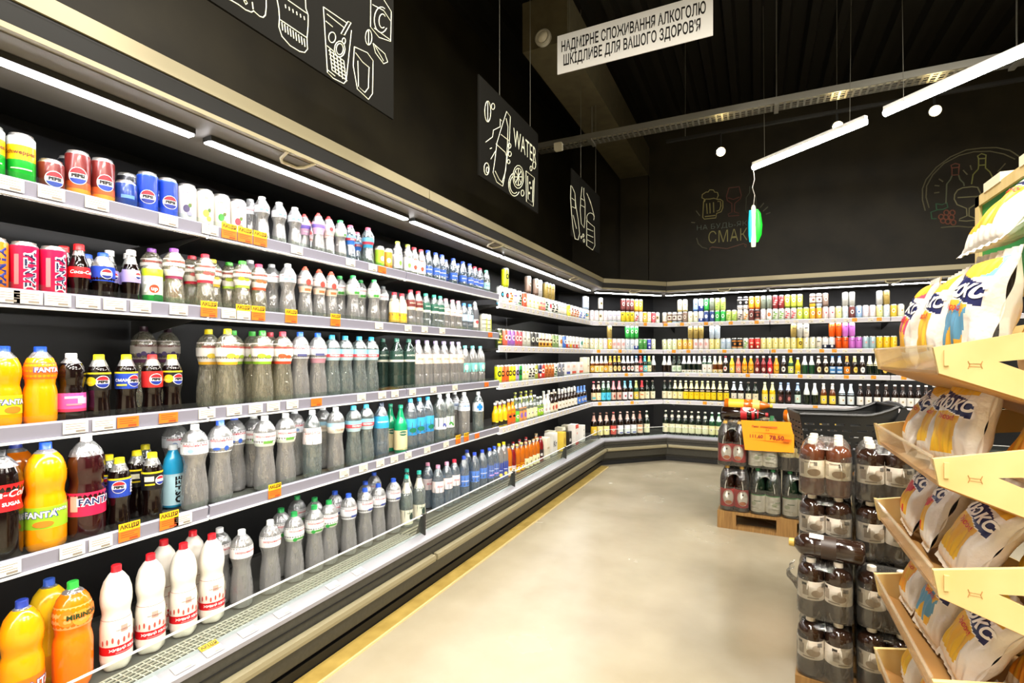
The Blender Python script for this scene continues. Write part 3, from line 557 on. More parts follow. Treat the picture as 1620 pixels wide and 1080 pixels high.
bottle('osh', 'sports_drink_bottle', 'bottle', 'bright blue sports drink bottle, white cap', P_strt, .25, .036, 'bl', '#eef2f4', (.06, .55), [(.06, .55, '#bfe6f2')], [T('OSHEE', .034, .3, 10, '#14181c', .05, True)], fill=.93)
water('D15', 'large clear water bottle with clear cap', .335, .048, '#eef2f4', 'w', (.66, .8), [(.66, .8, '#e9eef2')], [MORSH(.765, .015), E_(.02, .016, .7, -20, '#8aa8d0')])
water('D15b', 'large clear water bottle with blue cap, blue fish', .34, .047, '#3a62d8', 'w', (.62, .8), [(.62, .8, '#e6ecf2')], [MORSH(.765, .015), E_(.03, .012, .665, -24, '#3a62c0'), E_(.018, .02, .67, 20, '#3a62c0')])
water('D15g', 'large clear water bottle with green label stripe', .335, .046, '#f0f2f0', 'w', (.6, .78), [(.6, .64, '#e6efe2'), (.64, .78, '#eef0ee')], [MORSH(.735, .015), B_(.04, .012, .655, 10, '#6fae4a')])
water('D15p', 'large clear water bottle with white pink label', .335, .045, '#e8edf2', 'wt', (.5, .74), [(.5, .74, '#f0e4e2')], [T('КАРПАТСЬКА', .012, .66, 0, '#c86a6a'), B_(.05, .012, .58, 0, '#e2c8c8')], P_strt)
water('D15l', 'large water bottle with pale blue label band', .335, .045, '#eef4f6', 'w', (.6, .76), [(.6, .7, '#e6ded0'), (.7, .76, '#a4d2e6')], [T('ПОЛЯНА', .013, .65, 0, '#b08a6a')])
water('D15c', 'large water bottle with cyan cap, red band', .33, .044, '#3fb4dc', 'wt', (.58, .76), [(.58, .64, '#bfe0ea'), (.64, .7, '#d8525c'), (.7, .76, '#8ecfe6')], [T('ПОЛЯНА', .013, .67, 0, '#ffffff')])
water('D15n', 'large deep blue water bottle with cyan label', .33, .046, '#2a3446', 'wb', (.55, .76), [(.55, .76, '#2f9fd0')], [T('ШАЯНСЬКА', .012, .66, 0, '#e8f4fa')], P_strt)
bottle('Bj', 'water_bottle', 'bottle', 'green glass mineral water bottle with cream label', P_beer, .30, .042, 'tg', '#1f9a78', (.08, .48), [(.08, .48, '#e8d9a8')], [E_(.05, .03, .42, 0, '#1c6a54'), T('BORJOMI', .011, .42, 0, '#f2ead0')])
water('D15s', 'large blue water bottle with teal label', .33, .045, '#2f9ad0', 'wb', (.3, .62), [(.3, .46, '#2f8fd0'), (.46, .62, '#3fb0dc')], [E_(.05, .03, .4, 0, '#1f7a5a')], P_strt)
water('D15f', 'rounded water bottle with white flower label', .335, .05, '#e6f0f4', 'wt', (.28, .52), [(.28, .52, '#dfe6ee')], [E_(.03, .03, .36, 0, '#4a56b0'), E_(.02, .02, .33, 22, '#4a56b0')], P_strt)
water('D15h', 'rounded water bottle with white clover label', .335, .05, '#e6f4ec', 'wt', (.28, .52), [(.28, .52, '#e4eee2')], [E_(.03, .03, .36, 0, '#3f9a3c'), E_(.02, .02, .33, 22, '#3f9a3c')], P_strt)
water('D15x', 'large clear water bottle with white cap, blue letters', .33, .046, '#f2f4f6', 'w', (.58, .8), [(.58, .8, '#e4edf4')], [T('АКВА', .022, .69, 0, '#2a7ac0')], P_strt)
water('D15w', 'clear water bottle with bright blue cross label', .32, .045, '#f4f6f8', 'wt', (.52, .74), [(.52, .74, '#eef4f8')], [B_(.05, .025, .63, 0, '#1f7ae0'), B_(.025, .055, .63, 0, '#1f7ae0', .0003)], P_strt)
# deck
bottle('FD', 'soda_bottle', 'bottle', 'large orange soda bottle with navy cap, orange label', P_soda, .345, .053, 'o', '#2a3f9c', (.08, .34), [(.08, .34, '#f0781c')], fanta(.034, .25, 10) + [E_(.06, .025, .13, 14, '#ffb040')], fill=.92, foot=.1)
bottle('MI', 'soda_bottle', 'bottle', 'large orange soda bottle with green cap, fruit label', P_soda, .35, .054, 'or', '#2fae3c', (.6, .80), [(.6, .80, '#f0a860')], [E_(.045, .05, .7, -40, '#f08020'), E_(.05, .05, .69, 2, '#f49a30', .0002), E_(.04, .04, .72, 50, '#f08020'), T('MIRINDA', .021, .71, 6, '#1c3a16', .04)], fill=.9, foot=.1)
bottle('FYb', 'soda_bottle', 'bottle', 'yellow soda bottle with pale blue cap', P_soda, .345, .053, 'y', '#3f6ad8', (.1, .3), [(.1, .3, '#f0a820')], [], fill=.92, foot=.1)
bottle('KV', 'kvass_bottle', 'bottle', 'white kvass bottle with red cap', P_soda, .36, .047, 'wh', '#d8202c', (.10, .5), [(.10, .17, '#efe7da'), (.17, .25, '#d2141e'), (.25, .495, '#f0e8da'), (.495, .5, '#b06a5a')],
       [T('ЖИВИЙ КВАС', .0125, .215, 8, '#ffffff', .035), B_(.05, .002, .185, 8, '#f0b0b0'), B_(.02, .022, .41, 8, '#d8a898'), T('ЖИГУЛІВСЬКИЙ', .0055, .40, 8, '#5a4a44')] + [E_(.006, .02, .29 + .012 * ((i * 7) % 3), -70 + i * 19, '#c8564a') for i in range(10)] + [B_(.04, .03, .37, 88, '#c9c2ae'), T('1.8', .011, .21, 62, '#ffffff')], foot=.14)
water('E15', 'large clear water bottle with white cap', .335, .046, '#f2f4f4', 'w', (.66, .8), [(.66, .8, '#ece8e8')], [MORSH(.74, .015)])
water('E15g', 'large clear water bottle with green cap', .335, .046, '#249a4c', 'w', (.6, .8), [(.6, .645, '#dcebd6'), (.645, .8, '#eef0ee')], [MORSH(.755, .015), B_(.04, .01, .64, 14, '#5aae4a'), E_(.02, .02, .63, -24, '#3fae4c')])
water('E15b', 'large clear water bottle with royal blue cap', .335, .045, '#2a56c8', 'w', (.6, .8), [(.6, .8, '#eceef2')], [MORSH(.755, .015), B_(.04, .012, .65, 10, '#4a5aa6')])
bottle('gl', 'water_bottle', 'bottle', 'pale glass mineral water bottle with teal cap', P_beer, .33, .042, 'wt', '#2fb0a0', (.06, .34), [(.06, .34, '#e4e0c8')], [E_(.03, .05, .2, 10, '#3a4a40'), T('Свалява', .012, .28, 0, '#4a6a5a')], foil=(.66, .86, '#f0ead8'))
water('Ep', 'clear water bottle with pink cap, pink white label', .325, .043, '#e8a0c0', 'wb', (.42, .66), [(.42, .66, '#f4e4e2')], [T('Вітал', .018, .55, 0, '#d8485c', .02, False, .3)], P_strt)
water('Er', 'blue water bottle with red cap, white label', .325, .043, '#e02c48', 'wb', (.42, .66), [(.42, .66, '#f4e6e4')], [T('Вітал', .018, .55, 0, '#d8485c', .02, False, .3)], P_strt)
water('Eb', 'tall blue water bottle with royal blue cap', .325, .043, '#2f52d0', 'wb', (.3, .56), [(.3, .56, '#5a86d8')], [T('BONAQUA', .012, .43, 0, '#ffffff', .03)], P_strt)
# --- goods further off: beer and drink cans, beer bottles, cartons
def fcan(key, desc, c1, c2=None, c3=None, style='oval', h=.168, r=.033, name='drink_can', txt=None):
    c2 = c2 or c1; c3 = c3 or '#f4f0e6'
    if style == 'oval': bd = [(0, .14, c2), (.14, 1, c1)]; pr = [E_(.036, .05, .56, 0, c3), E_(.02, .024, .56, 0, c2)]
    elif style == 'band': bd = [(0, .25, c2), (.25, .34, c3), (.34, .72, c1), (.72, .8, c3), (.8, 1, c1)]; pr = [E_(.028, .03, .54, 0, c3)]
    elif style == 'half': bd = [(0, .42, c2), (.42, 1, c1)]; pr = [B_(.036, .016, .6, 0, c3), E_(.024, .03, .32, 0, c3)]
    elif style == 'diag': bd = [(0, 1, c1)]; pr = [B_(.03, .016, .3, -20, c2), B_(.03, .016, .45, 0, c2), B_(.03, .016, .6, 20, c2), E_(.02, .02, .72, -10, c3)]
    else: bd = [(0, 1, c1)]; pr = [B_(.03, .004, .3, 0, c2), B_(.034, .012, .66, 0, c2)]
    if txt: pr.append(T(txt[0], txt[1], txt[2], 0, txt[3], .03, len(txt) > 4))
    can(key, desc, h, r, bd, pr, name=name, seg=14)
for k, d, a in [
 ('s1', 'white can with cyan blot', ('#eef0ee', '#2fb4dc', '#1c1c1c')), ('s2', 'white can with red blot', ('#eeece6', '#e0402c', '#24202a')), ('s3', 'white can with orange stripes', ('#f0eade', '#f08a20', '#d05a1a', 'diag')),
 ('s4', 'white can with violet stripe', ('#eeeaf0', '#7a5aa8', '#4a3a6a', 'plain')), ('s5', 'white can with green zigzag', ('#eef0e4', '#2a5a2c', '#1c2a1c', 'diag')), ('s6', 'red orange can with pale label', ('#e0522a', '#c83a20')),
 ('s7', 'pale yellow can with cream label', ('#f3e8b4', '#f0cc5a')), ('s8', 'peach can with pink top', ('#f4d0a4', '#ee9a5a', '#e87a8a', 'half')), ('s9', 'white can with red berry print', ('#f2eee8', '#d8505c', '#d8505c')),
 ('s10', 'white can with black pattern', ('#ece8da', '#24221c', '#54503c', 'diag')), ('s11', 'plain cream can', ('#f2ecde', '#d8c8a0', '#e6dcc4', 'plain')), ('s12', 'lemon yellow can', ('#f2dc1c', '#e0b818', '#f6f0c0')),
 ('s13', 'white can with orange brown print', ('#f0e6d6', '#c8642a', '#7a2a3a', 'diag')), ('s14', 'white can with blue print', ('#eef0f4', '#3c5cb8', '#7ac0e0', 'diag')), ('s15', 'white can with yellow sun, blue spot', ('#f2f0e6', '#46a8d4', '#f2d428')),
 ('s16', 'white can with black swirl', ('#f0ece0', '#221f1c', '#d8c080')), ('t1', 'black can with yellow leaf print', ('#3c4a2a', '#c8c040', '#e0d8a0', 'diag')), ('t2', 'coral red can with pale print', ('#ee6248', '#d84a34')), ('t3', 'purple can with white print', ('#9a5cb8', '#5c2a70', '#e8dcec')),
 ('t4', 'rose red can with white print', ('#c8505c', '#a8384a', '#f0dcd8')), ('t5', 'silver grey can with pale print', ('#bcbcae', '#8c8c80', '#e4e2d4')), ('t6', 'black can with white lettering', ('#23221f', '#4a4a40', '#e8e4d4')), ('t7', 'cream can with brown swoosh, gold top', ('#f4e4c0', '#f0b428', '#5a2414', 'half')),
 ('t8', 'moss green can with pale print', ('#7c9a5c', '#4c6a34', '#d8dcb8')), ('t9', 'white can with round orange emblem', ('#f2efe4', '#d88a3c', '#d8843a')), ('t10', 'bright blue can', ('#3a6cc8', '#2448a0')), ('t11', 'white can with scarlet base', ('#f2efe8', '#e23a24', '#d0c8c0', 'half')), ('t12', 'white can with golden base', ('#f2f0e2', '#f2c81c', '#d0ccc0', 'half')),
 ('t13', 'white can with teal patch', ('#eef0ea', '#3c8a7a', '#46a08c')), ('t14', 'cream and gold can', ('#f0e2b8', '#d8b860')), ('v1', 'lime yellow can with black crescent', ('#d8e01c', '#b8c414', '#1a1a16')), ('v2', 'orange can with black crescent eye', ('#f06424', '#f0882c', '#16140f')), ('v3', 'bright yellow can with black crescent', ('#f4e41c', '#e8cc18', '#1a1a16')),
 ('v4', 'lavender can with black crescent', ('#b4a4d0', '#9080b4', '#1a1a1e')), ('v5', 'emerald green can with black crescent', ('#1f9a3c', '#147a2c', '#101a12')), ('v6', 'olive can with cream label', ('#a4a83c', '#80842c')), ('v7', 'navy and red can', ('#2c2c5a', '#c83a34', '#e8e0d8', 'half')), ('v8', 'scarlet can with pale label', ('#e0382c', '#b82a22')),
 ('v9', 'rust orange can with cream print', ('#c87034', '#a0501f', '#f0d8a8', 'diag')), ('v10', 'slate grey can with white label', ('#6a6c78', '#3c3e4a')), ('v11', 'white can with red flame base, orange script', ('#f4efe2', '#e0402a', '#e8843a', 'half')), ('v12', 'white can with blue base, orange script', ('#f4efe2', '#3c44b0', '#e8843a', 'half'))]: fcan(k, d, *a)
for k, d, a in [
 ('b1', 'pale pink and white beer can', ('#f4e4e4', '#ecc8d4', '#ffffff')), ('b2', 'white beer can with lavender lettering', ('#f2f0f4', '#b4a8d0', '#d8d0e4', 'plain')), ('b3', 'bright yellow beer can with black swirl', ('#f6e22c', '#f2c414', '#26200c', 'diag')), ('b4', 'white beer can with red swirl', ('#f2e6e0', '#c82a38', '#3a1a1e', 'diag')), ('b5', 'golden yellow beer can', ('#f0c438', '#e0a428', '#f8f0d0')), ('b6', 'pale cream beer can', ('#f0ecc8', '#dcd49c', '#ffffff')),
 ('b7', 'crimson beer can with white label', ('#e05460', '#c8303e')), ('b8', 'brown orange beer can with white oval', ('#e8e0d0', '#f08c3a', '#f6f0e2', 'band')), ('b9', 'brown banded beer can with gold base', ('#e4dcc8', '#f0c83c', '#6a3a2a', 'band')), ('b10', 'banded beer can with pale blue base', ('#ece6dc', '#c4d4e0', '#5a4038', 'band')), ('b11', 'grey brown beer can with cream label', ('#8c7464', '#6a5244', '#e0d4c0')), ('b12', 'cream and gold emblem beer can', ('#eee8c8', '#c8b870', '#fffef0')),
 ('b13', 'white beer can with blue base', ('#eef0f6', '#3450b4', '#f8f8ff', 'half')), ('b14', 'dark blue and silver beer can', ('#2c4480', '#c4d0e4', '#e8eef6')), ('b15', 'sky blue and white beer can', ('#a4c4ec', '#4a7cc8', '#ffffff')), ('b16', 'bright green beer can with white label', ('#2fae46', '#1f8a34', '#eaf6ea')), ('b17', 'lime green and white beer can', ('#d4e880', '#8cc044', '#fafcf0', 'diag')), ('b18', 'pink white beer can with black slash', ('#f4e8e4', '#24201e', '#e8b0a8', 'diag')), ('b19', 'peach white beer can with orange slash', ('#f6ecd8', '#e8942c', '#f0c878', 'diag')),
 ('b20', 'maroon beer can with silver label', ('#6a2a24', '#4a1a18', '#d8ccc4')), ('b21', 'dark brown beer can with white bands', ('#3c2420', '#e8e0d8', '#a85a4a', 'band')), ('b22', 'white beer can with orange flower', ('#f6f0e6', '#f0905a', '#f0803c')), ('b23', 'white beer can with green leaves', ('#f2f4e4', '#7cb848', '#3f8a34', 'diag')), ('b24', 'white beer can with red diamonds', ('#f6eae6', '#dc4450', '#e86a70', 'diag')), ('b25', 'lime and white oval beer can', ('#d8e458', '#a8c42c', '#fbfbf0')), ('b26', 'amber orange beer can with white oval', ('#f2b034', '#e07824', '#fbf4e4')),
 ('b27', 'pink white beer can with red base', ('#f4dcdc', '#e06070', '#ffffff')), ('b28', 'pale yellow beer can', ('#f6ec9c', '#ecd858', '#fbf6cc')), ('b29', 'pale blue beer can', ('#dce6f2', '#a8c0dc', '#ffffff')), ('b30', 'maroon beer can with white square', ('#7a3a34', '#5a2420', '#f4f0ec')), ('b31', 'red brown striped beer can', ('#a83c40', '#e4b4b0', '#6a1f24', 'diag')), ('b32', 'yellow green beer can with white oval', ('#c8c848', '#8aa030', '#f6f6e0')), ('b33', 'silver beer can', ('#c4c4bc', '#a0a098', '#d8d8d0', 'plain')), ('b34', 'dull gold beer can', ('#a8904c', '#7c682c', '#c8b474', 'plain')), ('b35', 'black and white beer can', ('#1c1a1a', '#e8e4e0', '#f4f0ec', 'band')),
 ('b36', 'grey green beer can', ('#8a9484', '#6c7868', '#a8b0a0', 'plain')), ('d1', 'pale lime beer can with white label', ('#ecf0c4', '#ccd884', '#ffffff')), ('d2', 'deep green beer can with white pattern', ('#5aac54', '#3c8c3c', '#e8f4e4', 'diag')), ('d3', 'royal blue beer can with white band', ('#3c40b8', '#2c2c98', '#dcdcf4', 'half')), ('d4', 'orange yellow beer can with pale label', ('#f6c458', '#eca42c', '#fbf0d4')), ('d5', 'pale pink beer can with rose label', ('#f6e4e0', '#e8a8a4', '#f0b8b4')), ('d6', 'black beer can with orange emblem', ('#241f1c', '#e8e2d8', '#e8943c', 'band')), ('d7', 'scarlet beer can with cream band', ('#e4382c', '#c82a24', '#f6e8c8', 'half')),
 ('d8', 'pale blue tall beer can', ('#cfe0f0', '#a4c4e4', '#eef4fa', 'plain')), ('d9', 'gold beer can with black seal', ('#e8d048', '#c8a428', '#241c10')), ('d10', 'cream beer can with dotted columns', ('#f2ecdc', '#3a3430', '#f2ecdc', 'plain')), ('d11', 'white and navy beer can', ('#f0f0f0', '#2c3454', '#f0f0f0', 'half')), ('d14', 'dusty teal drink can with dark lettering', ('#a8c4cc', '#e8a8a0', '#a8c4cc')), ('d15', 'mid yellow beer can with amber print', ('#f6cc1c', '#eab010', '#f8e070'))]: fcan(k, d, *a, name='beer_can')
for k, d, c in (('d12', 'vivid orange hard drink can', '#f4600e'), ('d13', 'orchid pink hard drink can', '#dc7ce0')):
    can(k, d, bands=[(0, 1, c)], prints=[T('hard', .022, .72, 0, '#2a1420', .03)], name='beer_can', seg=14)
def beer(key, desc, body, cap, label, foil=None, em=None, h=.245, r=.0315, lz=(.14, .48), shape=P_beer, name='beer_bottle'):
    bottle(key, name, 'bottle', desc, shape, h, r, body, cap, lz if label else None, [(lz[0], lz[1], label)] if label else (), em or ([E_(.03, .034, (lz[0] + lz[1]) / 2, 0, '#f4ead2'), E_(.012, .016, (lz[0] + lz[1]) / 2, 0, '#6a4a2a')] if label else ()), seg=12, foil=foil, caph=.012)
F = lambda c, a=.62, b=.95: (a, b, c)
oval = lambda c, c2='#c8a060': [E_(.046, .07, .33, 0, c), E_(.022, .026, .34, 0, c2)]
for a in [
 ('g1', 'amber beer bottle with cream neck, gold label', 'ba', '#d8c8a0', '#d8a838', F('#efe6cc')), ('g2', 'amber beer bottle with cream neck, yellow slash label', 'ba', '#e4dcc4', '#f2e2a4', F('#f2ead6'), [B_(.02, .05, .3, 14, '#e8b018')]), ('g3', 'amber beer bottle with gold neck', 'ba', '#d8a028', '#f0d890', F('#e8b848', .66, .9)),
 ('g4', 'brown beer bottle with gold round label', 'br', '#e8c048', '#3a2010', F('#e0b84c', .68, .9), oval('#f2dc8c')), ('g5', 'brown beer bottle with white neck, pale oval label', 'br', '#f2f0ee', '#2a1610', F('#f4f2f0'), oval('#f4ece4', '#d07a6a')), ('g6', 'brown beer bottle with blue neck, white label', 'br', '#5a8ad8', '#f0ece8', F('#c8d8f0', .66, .9)), ('g7', 'brown beer bottle with red neck, red label', 'br', '#d83a3a', '#d85a50', F('#e0605a', .64, .9)),
 ('g8', 'dark beer bottle with teal neck, aqua label', 'dg', '#3fb0b8', '#6ccad0', F('#58bcc4', .7, .9)), ('g9', 'green beer bottle with pale yellow label', 'gg', '#d8d070', '#f0e8b0', F('#c8d468', .7, .92)), ('g10', 'dark bottle with tall white neck wrap', 'br', '#f4f0ea', None, F('#f6f2ec', .5, .96)), ('g11', 'dark green beer bottle with pale green label', 'dg', '#22342a', '#dce8d4', None, [E_(.034, .04, .31, 0, '#a8c89c')]),
 ('g12', 'black green bottle with white neck, small label', 'dg', '#f6f6f2', '#f0ede4', F('#f6f6f2', .58, .95), None, .245, .0315, (.06, .24)), ('g13', 'green beer bottle with broad white label', 'gg', '#e8f0e8', '#f4f2ea', F('#d8ecdc', .66, .88), None, .245, .0315, (.1, .56)), ('g14', 'amber beer bottle with cream neck, small gold label', 'ba', '#f0e0b8', '#ecd08c', F('#f4e6c0', .56, .95), None, .245, .0315, (.08, .28)), ('g15', 'dark bottle with round white and red label', 'br', '#d04a5a', '#2c1410', F('#f0d8d4', .66, .9), oval('#f4ece4', '#c83a2c')),
 ('h1', 'lemon yellow drink bottle', 'ye', '#f4f4ea', '#f0dc50', None), ('h2', 'coral pink drink bottle', 'pk', '#f4dcdc', '#f2a088', None), ('h3', 'orange drink bottle with dark face label', 'oj', '#f4ecd8', '#f4b82c', None, [E_(.04, .04, .3, 0, '#3a2410'), E_(.03, .03, .32, 0, '#f8c848', .0004)]), ('h4', 'dark red drink bottle with pale emblem', 'rd', '#f0e0dc', '#7a1a1c', None, [E_(.036, .05, .3, 0, '#e4c8bc')]), ('h5', 'bright red drink bottle with pale emblem', 'rr', '#f4e4e0', '#c82a34', None, [E_(.036, .05, .3, 0, '#f0d8d0')]),
 ('h6', 'dark bottle with black and white round label', 'br', '#d8d8d8', '#241814', F('#c8c8c4', .7, .9), oval('#f2f0ea', '#3a3a3a')), ('h7', 'green bottle with lime label', 'gg', '#e0e8a0', '#dce468', F('#c4d850', .66, .9)), ('h8', 'yellow glass bottle with white cap', 'ye', '#f8f8f0', '#f4d820', None, None, .225, .03, (.06, .3)), ('h9', 'green bottle with white neck wrap', 'gg', '#f4f0f0', None, F('#f2eeee', .56, .95)), ('h10', 'brown bottle with cream oval label', 'br', '#e4d8c8', '#2a1810', F('#c8b8a8', .66, .86), oval('#f2e2b4', '#a8883c')),
 ('h11', 'brown bottle with blue label, blue neck', 'br', '#3c6cd0', '#4a90d0', F('#dce8f8', .68, .92), [B_(.05, .016, .22, 0, '#eef4fa'), B_(.05, .02, .42, 0, '#e8eef6')]), ('h12', 'brown bottle with orange label, orange neck', 'br', '#f07a28', '#f08a1c', F('#f0a050', .72, .92)), ('h13', 'brown bottle with yellow oval label', 'br', '#e8e0a0', '#2a1810', F('#e8e088', .72, .92), oval('#f4d868', '#c89828')), ('h14', 'brown bottle with white round label', 'br', '#f0f0ec', '#2a1810', F('#ecebe8', .72, .92), oval('#f4f4f0', '#9aa4a8')), ('h15', 'dark green bottle with cream neck wrap', 'dg', '#f0e8c0', None, F('#f2eac4', .54, .96)), ('h16', 'black bottle with golden oval label', 'br', '#3a2a20', '#1a100c', None, oval('#f0c84c', '#c8962c')),
 ('k1', 'dark bottle with cream and aqua label', 'br', '#c8404a', '#e8cfa4', F('#d8b4b0', .66, .86), [B_(.05, .03, .24, 0, '#6ab8b8')]), ('k2', 'brown bottle with cream label', 'br', '#d8b4a0', '#f0dcae', F('#dcb8a4', .66, .86)), ('k3', 'green bottle with cyan label', 'gg', '#e8ece4', '#4cc4e4', F('#b8d8c4', .7, .9), [E_(.01, .03, .3, 0, '#1c6a88')]), ('k4', 'brown bottle with red foil, patterned label', 'br', '#e46a78', '#d8b8a4', F('#e89aa0', .62, .95), [E_(.026, .04, .3, 0, '#a83a30')]), ('k5', 'dark bottle with cyan foil, white label', 'br', '#6cb8e4', '#f2eeee', F('#8cc8ec', .68, .92), [E_(.024, .03, .3, 0, '#b04a5a')]), ('k6', 'green bottle with yellow label', 'gg', '#d0d884', '#f2d458', F('#c4d07c', .68, .92)), ('k7', 'dark bottle with scarlet foil, cream label', 'br', '#d8202c', '#f4e2b8', F('#e03038', .7, .96), [B_(.04, .014, .34, 0, '#e8783c')]),
 ('k8', 'black bottle with cream square label', 'dg', '#54463a', '#f2eac8', None, [E_(.014, .02, .36, 0, '#9aa88c')]), ('k9', 'black bottle with cream foil, cream label', 'dg', '#f0e8b0', '#f4eaa8', F('#f2eab8', .62, .9)), ('k10', 'dark bottle with cream foil, bright yellow label', 'br', '#f4ec9c', '#f6d81c', F('#f4ecb0', .64, .9), [E_(.012, .02, .36, 0, '#c8981c'), B_(.05, .012, .54, 0, '#e8d8b0')]), ('k11', 'dark bottle with powder blue foil', 'br', '#dce4f6', '#e8e4d4', F('#dce6fa', .62, .9)), ('k12', 'pale yellow full bottle', 'ye', '#eae2a0', '#f0e470', F('#f2eaa8', .66, .9)), ('k13', 'dark bottle with blue neck, maroon emblem', 'br', '#8ca8e0', '#3c1c18', F('#b8c8f0', .68, .92), [E_(.034, .05, .3, 0, '#b8706a')]), ('k14', 'dark green bottle with pale teal label', 'dg', '#a8c4ec', '#cfe6d8', F('#a4c0f0', .68, .9)), ('k15', 'olive green bottle with white cone neck', 'dg', '#eef2e8', None, F('#eef2ea', .5, .96)), ('k16', 'brown bottle with yellow square label', 'ba', '#f2ece0', '#f4dc50', F('#f0e8d8', .76, .92)), ('k17', 'brown bottle with ice blue cone neck', 'br', '#d8ecf8', '#e4eef2', F('#d4eaf8', .54, .96)), ('k18', 'dark bottle with white label and black cap', 'br', '#d8d0c4', '#f2f0ec', F('#3a2a24', .8, .92)),
 ('m1', 'brown bottle with mustard label', 'br', '#5a3a2c', '#f0c838', F('#c89a8c', .68, .9)), ('m2', 'brown bottle with buttermilk label', 'br', '#6a4434', '#f4e4a0', F('#d0a898', .68, .9)), ('m3', 'brown bottle with red and white label', 'br', '#a05048', '#d8564c', F('#c8988c', .68, .9)), ('m4', 'brown bottle with white and blue wave label', 'br', '#b09488', '#f2f0f2', F('#c8aca0', .7, .9), [B_(.05, .014, .19, 0, '#3c44a0')]), ('m5', 'brown bottle with orange striped label', 'br', '#8a5a48', '#f4dcc0', F('#a87868', .7, .9), [B_(.05, .012, .42, 0, '#f0884c'), B_(.05, .012, .26, 0, '#f0884c')]), ('m6', 'black bottle with large cream label', 'dg', '#c8c0b0', '#f4eec8', F('#d8d0bc', .74, .84), [E_(.012, .02, .36, 0, '#8a9a84')]), ('m7', 'green bottle with large cream label', 'gg', '#dceadc', '#f2eab0', F('#c8e4cc', .66, .86))]:
    if a[0][0] == 'k': beer(*a, **({} if len(a) > 7 else dict(h=.285, r=.034)))
    elif a[0][0] == 'm': beer(*a, h=.345, r=.041)
    else: beer(*a)
# far length of the left cooler, lower shelves
beer('n1', 'yellow glass drink bottle with black label', 'ye', '#d8d8d4', '#2a2410', None, [E_(.03, .012, .3, 0, '#f0d838')], .225, .03, (.12, .3)); beer('n2', 'maroon drink bottle with gold label', 'rd', '#c8c4bc', '#8a2a1c', None, [E_(.03, .03, .3, 0, '#e8c040')], .225, .03); beer('n3', 'orange glass drink bottle with black crescent', 'oj', '#e0e0dc', '#f0641c', None, [E_(.03, .022, .36, 0, '#1c1408')], .235, .031, (.06, .6)); beer('n4', 'clear glass drink bottle with green label', 'wt', '#dfe4e0', '#6ac83c', None, None, .235, .031, (.08, .5)); beer('n5', 'clear glass drink bottle with orange violet label', 'wt', '#dfe4e0', '#f09a4c', None, [E_(.026, .05, .3, 0, '#8a6ac0')], .235, .031, (.06, .6))
beer('n6', 'pale glass bottle with cream label', 'wt', '#ece8dc', '#f0e6b4', None, None, .235, .031, (.1, .5)); beer('n7', 'clear bottle with lime green label', 'wt', '#ecefe6', '#9ac81e', None, None, .21, .031, (.1, .6)); beer('n8', 'tall lime bottle with lime label', 'lm', '#d8dc6a', '#a8cc1c', None, None, .265, .03, (.1, .5)); beer('n9', 'white label milk drink bottle', 'wh', '#f0ecea', '#f2ece8', None, [E_(.02, .03, .3, 0, '#c8a8b0')], .22, .033, (.1, .6)); beer('n10', 'brown bottle with red and cream label', 'br', '#c8b8a4', '#f0e0c4', None, [E_(.026, .05, .3, 0, '#c04a30')], .23, .031, (.08, .5)); beer('n11', 'black beer bottle with white script label', 'br', '#e8e6e2', '#f0eade', F('#e6e2da', .8, .95)); beer('n12', 'black beer bottle with blue label', 'br', '#5a8ae0', '#4a7cd4', F('#6a98e8', .7, .94))
beer('q1', 'tea bottle of amber liquid with dark cap', 'ao', '#2c2620', '#f2e6cc', None, [E_(.03, .03, .26, 0, '#e0a83c')], .30, .036, (.06, .34), P_strt, 'tea_bottle'); beer('q2', 'maroon juice bottle with cream cap', 'rd', '#e8dca8', '#d8c0c4', None, None, .27, .034, (.06, .34), P_strt, 'juice_bottle'); beer('q3', 'amber juice bottle with yellow cap', 'ao', '#e8d878', '#f4c818', None, None, .27, .035, (.06, .3), P_strt, 'juice_bottle'); beer('q4', 'pale label juice bottle with tan cap', 'ao', '#d8bc8c', '#f2eab8', None, [E_(.02, .03, .22, 0, '#a8a070')], .26, .035, (.04, .4), P_strt, 'juice_bottle'); beer('q5', 'dark red soda bottle with black label', 'rd', '#a82428', '#2c1c1c', None, [E_(.026, .03, .3, 0, '#e4e0dc')], .26, .034, (.2, .5), P_strt, 'soda_bottle')
bottle('q6', 'water_bottle', 'bottle', 'bottle with yellow cap and navy fruit label', P_strt, .33, .043, 'w', '#f4d818', (.06, .5), [(.06, .5, '#2440a8')], [E_(.034, .03, .18, 0, '#f0dc70'), T('лимон', .013, .3, 0, '#dfe6ff')], seg=14)
bottle('q7', 'water_bottle', 'bottle', 'blue water bottle with blue cap, violet swoosh', P_strt, .32, .042, 'wb', '#3c62d8', (.22, .56), [(.22, .56, '#5a78c8')], [B_(.05, .01, .3, 0, '#d8a8d8'), T('Боржава', .011, .42, 0, '#e8f0ff')], seg=14)
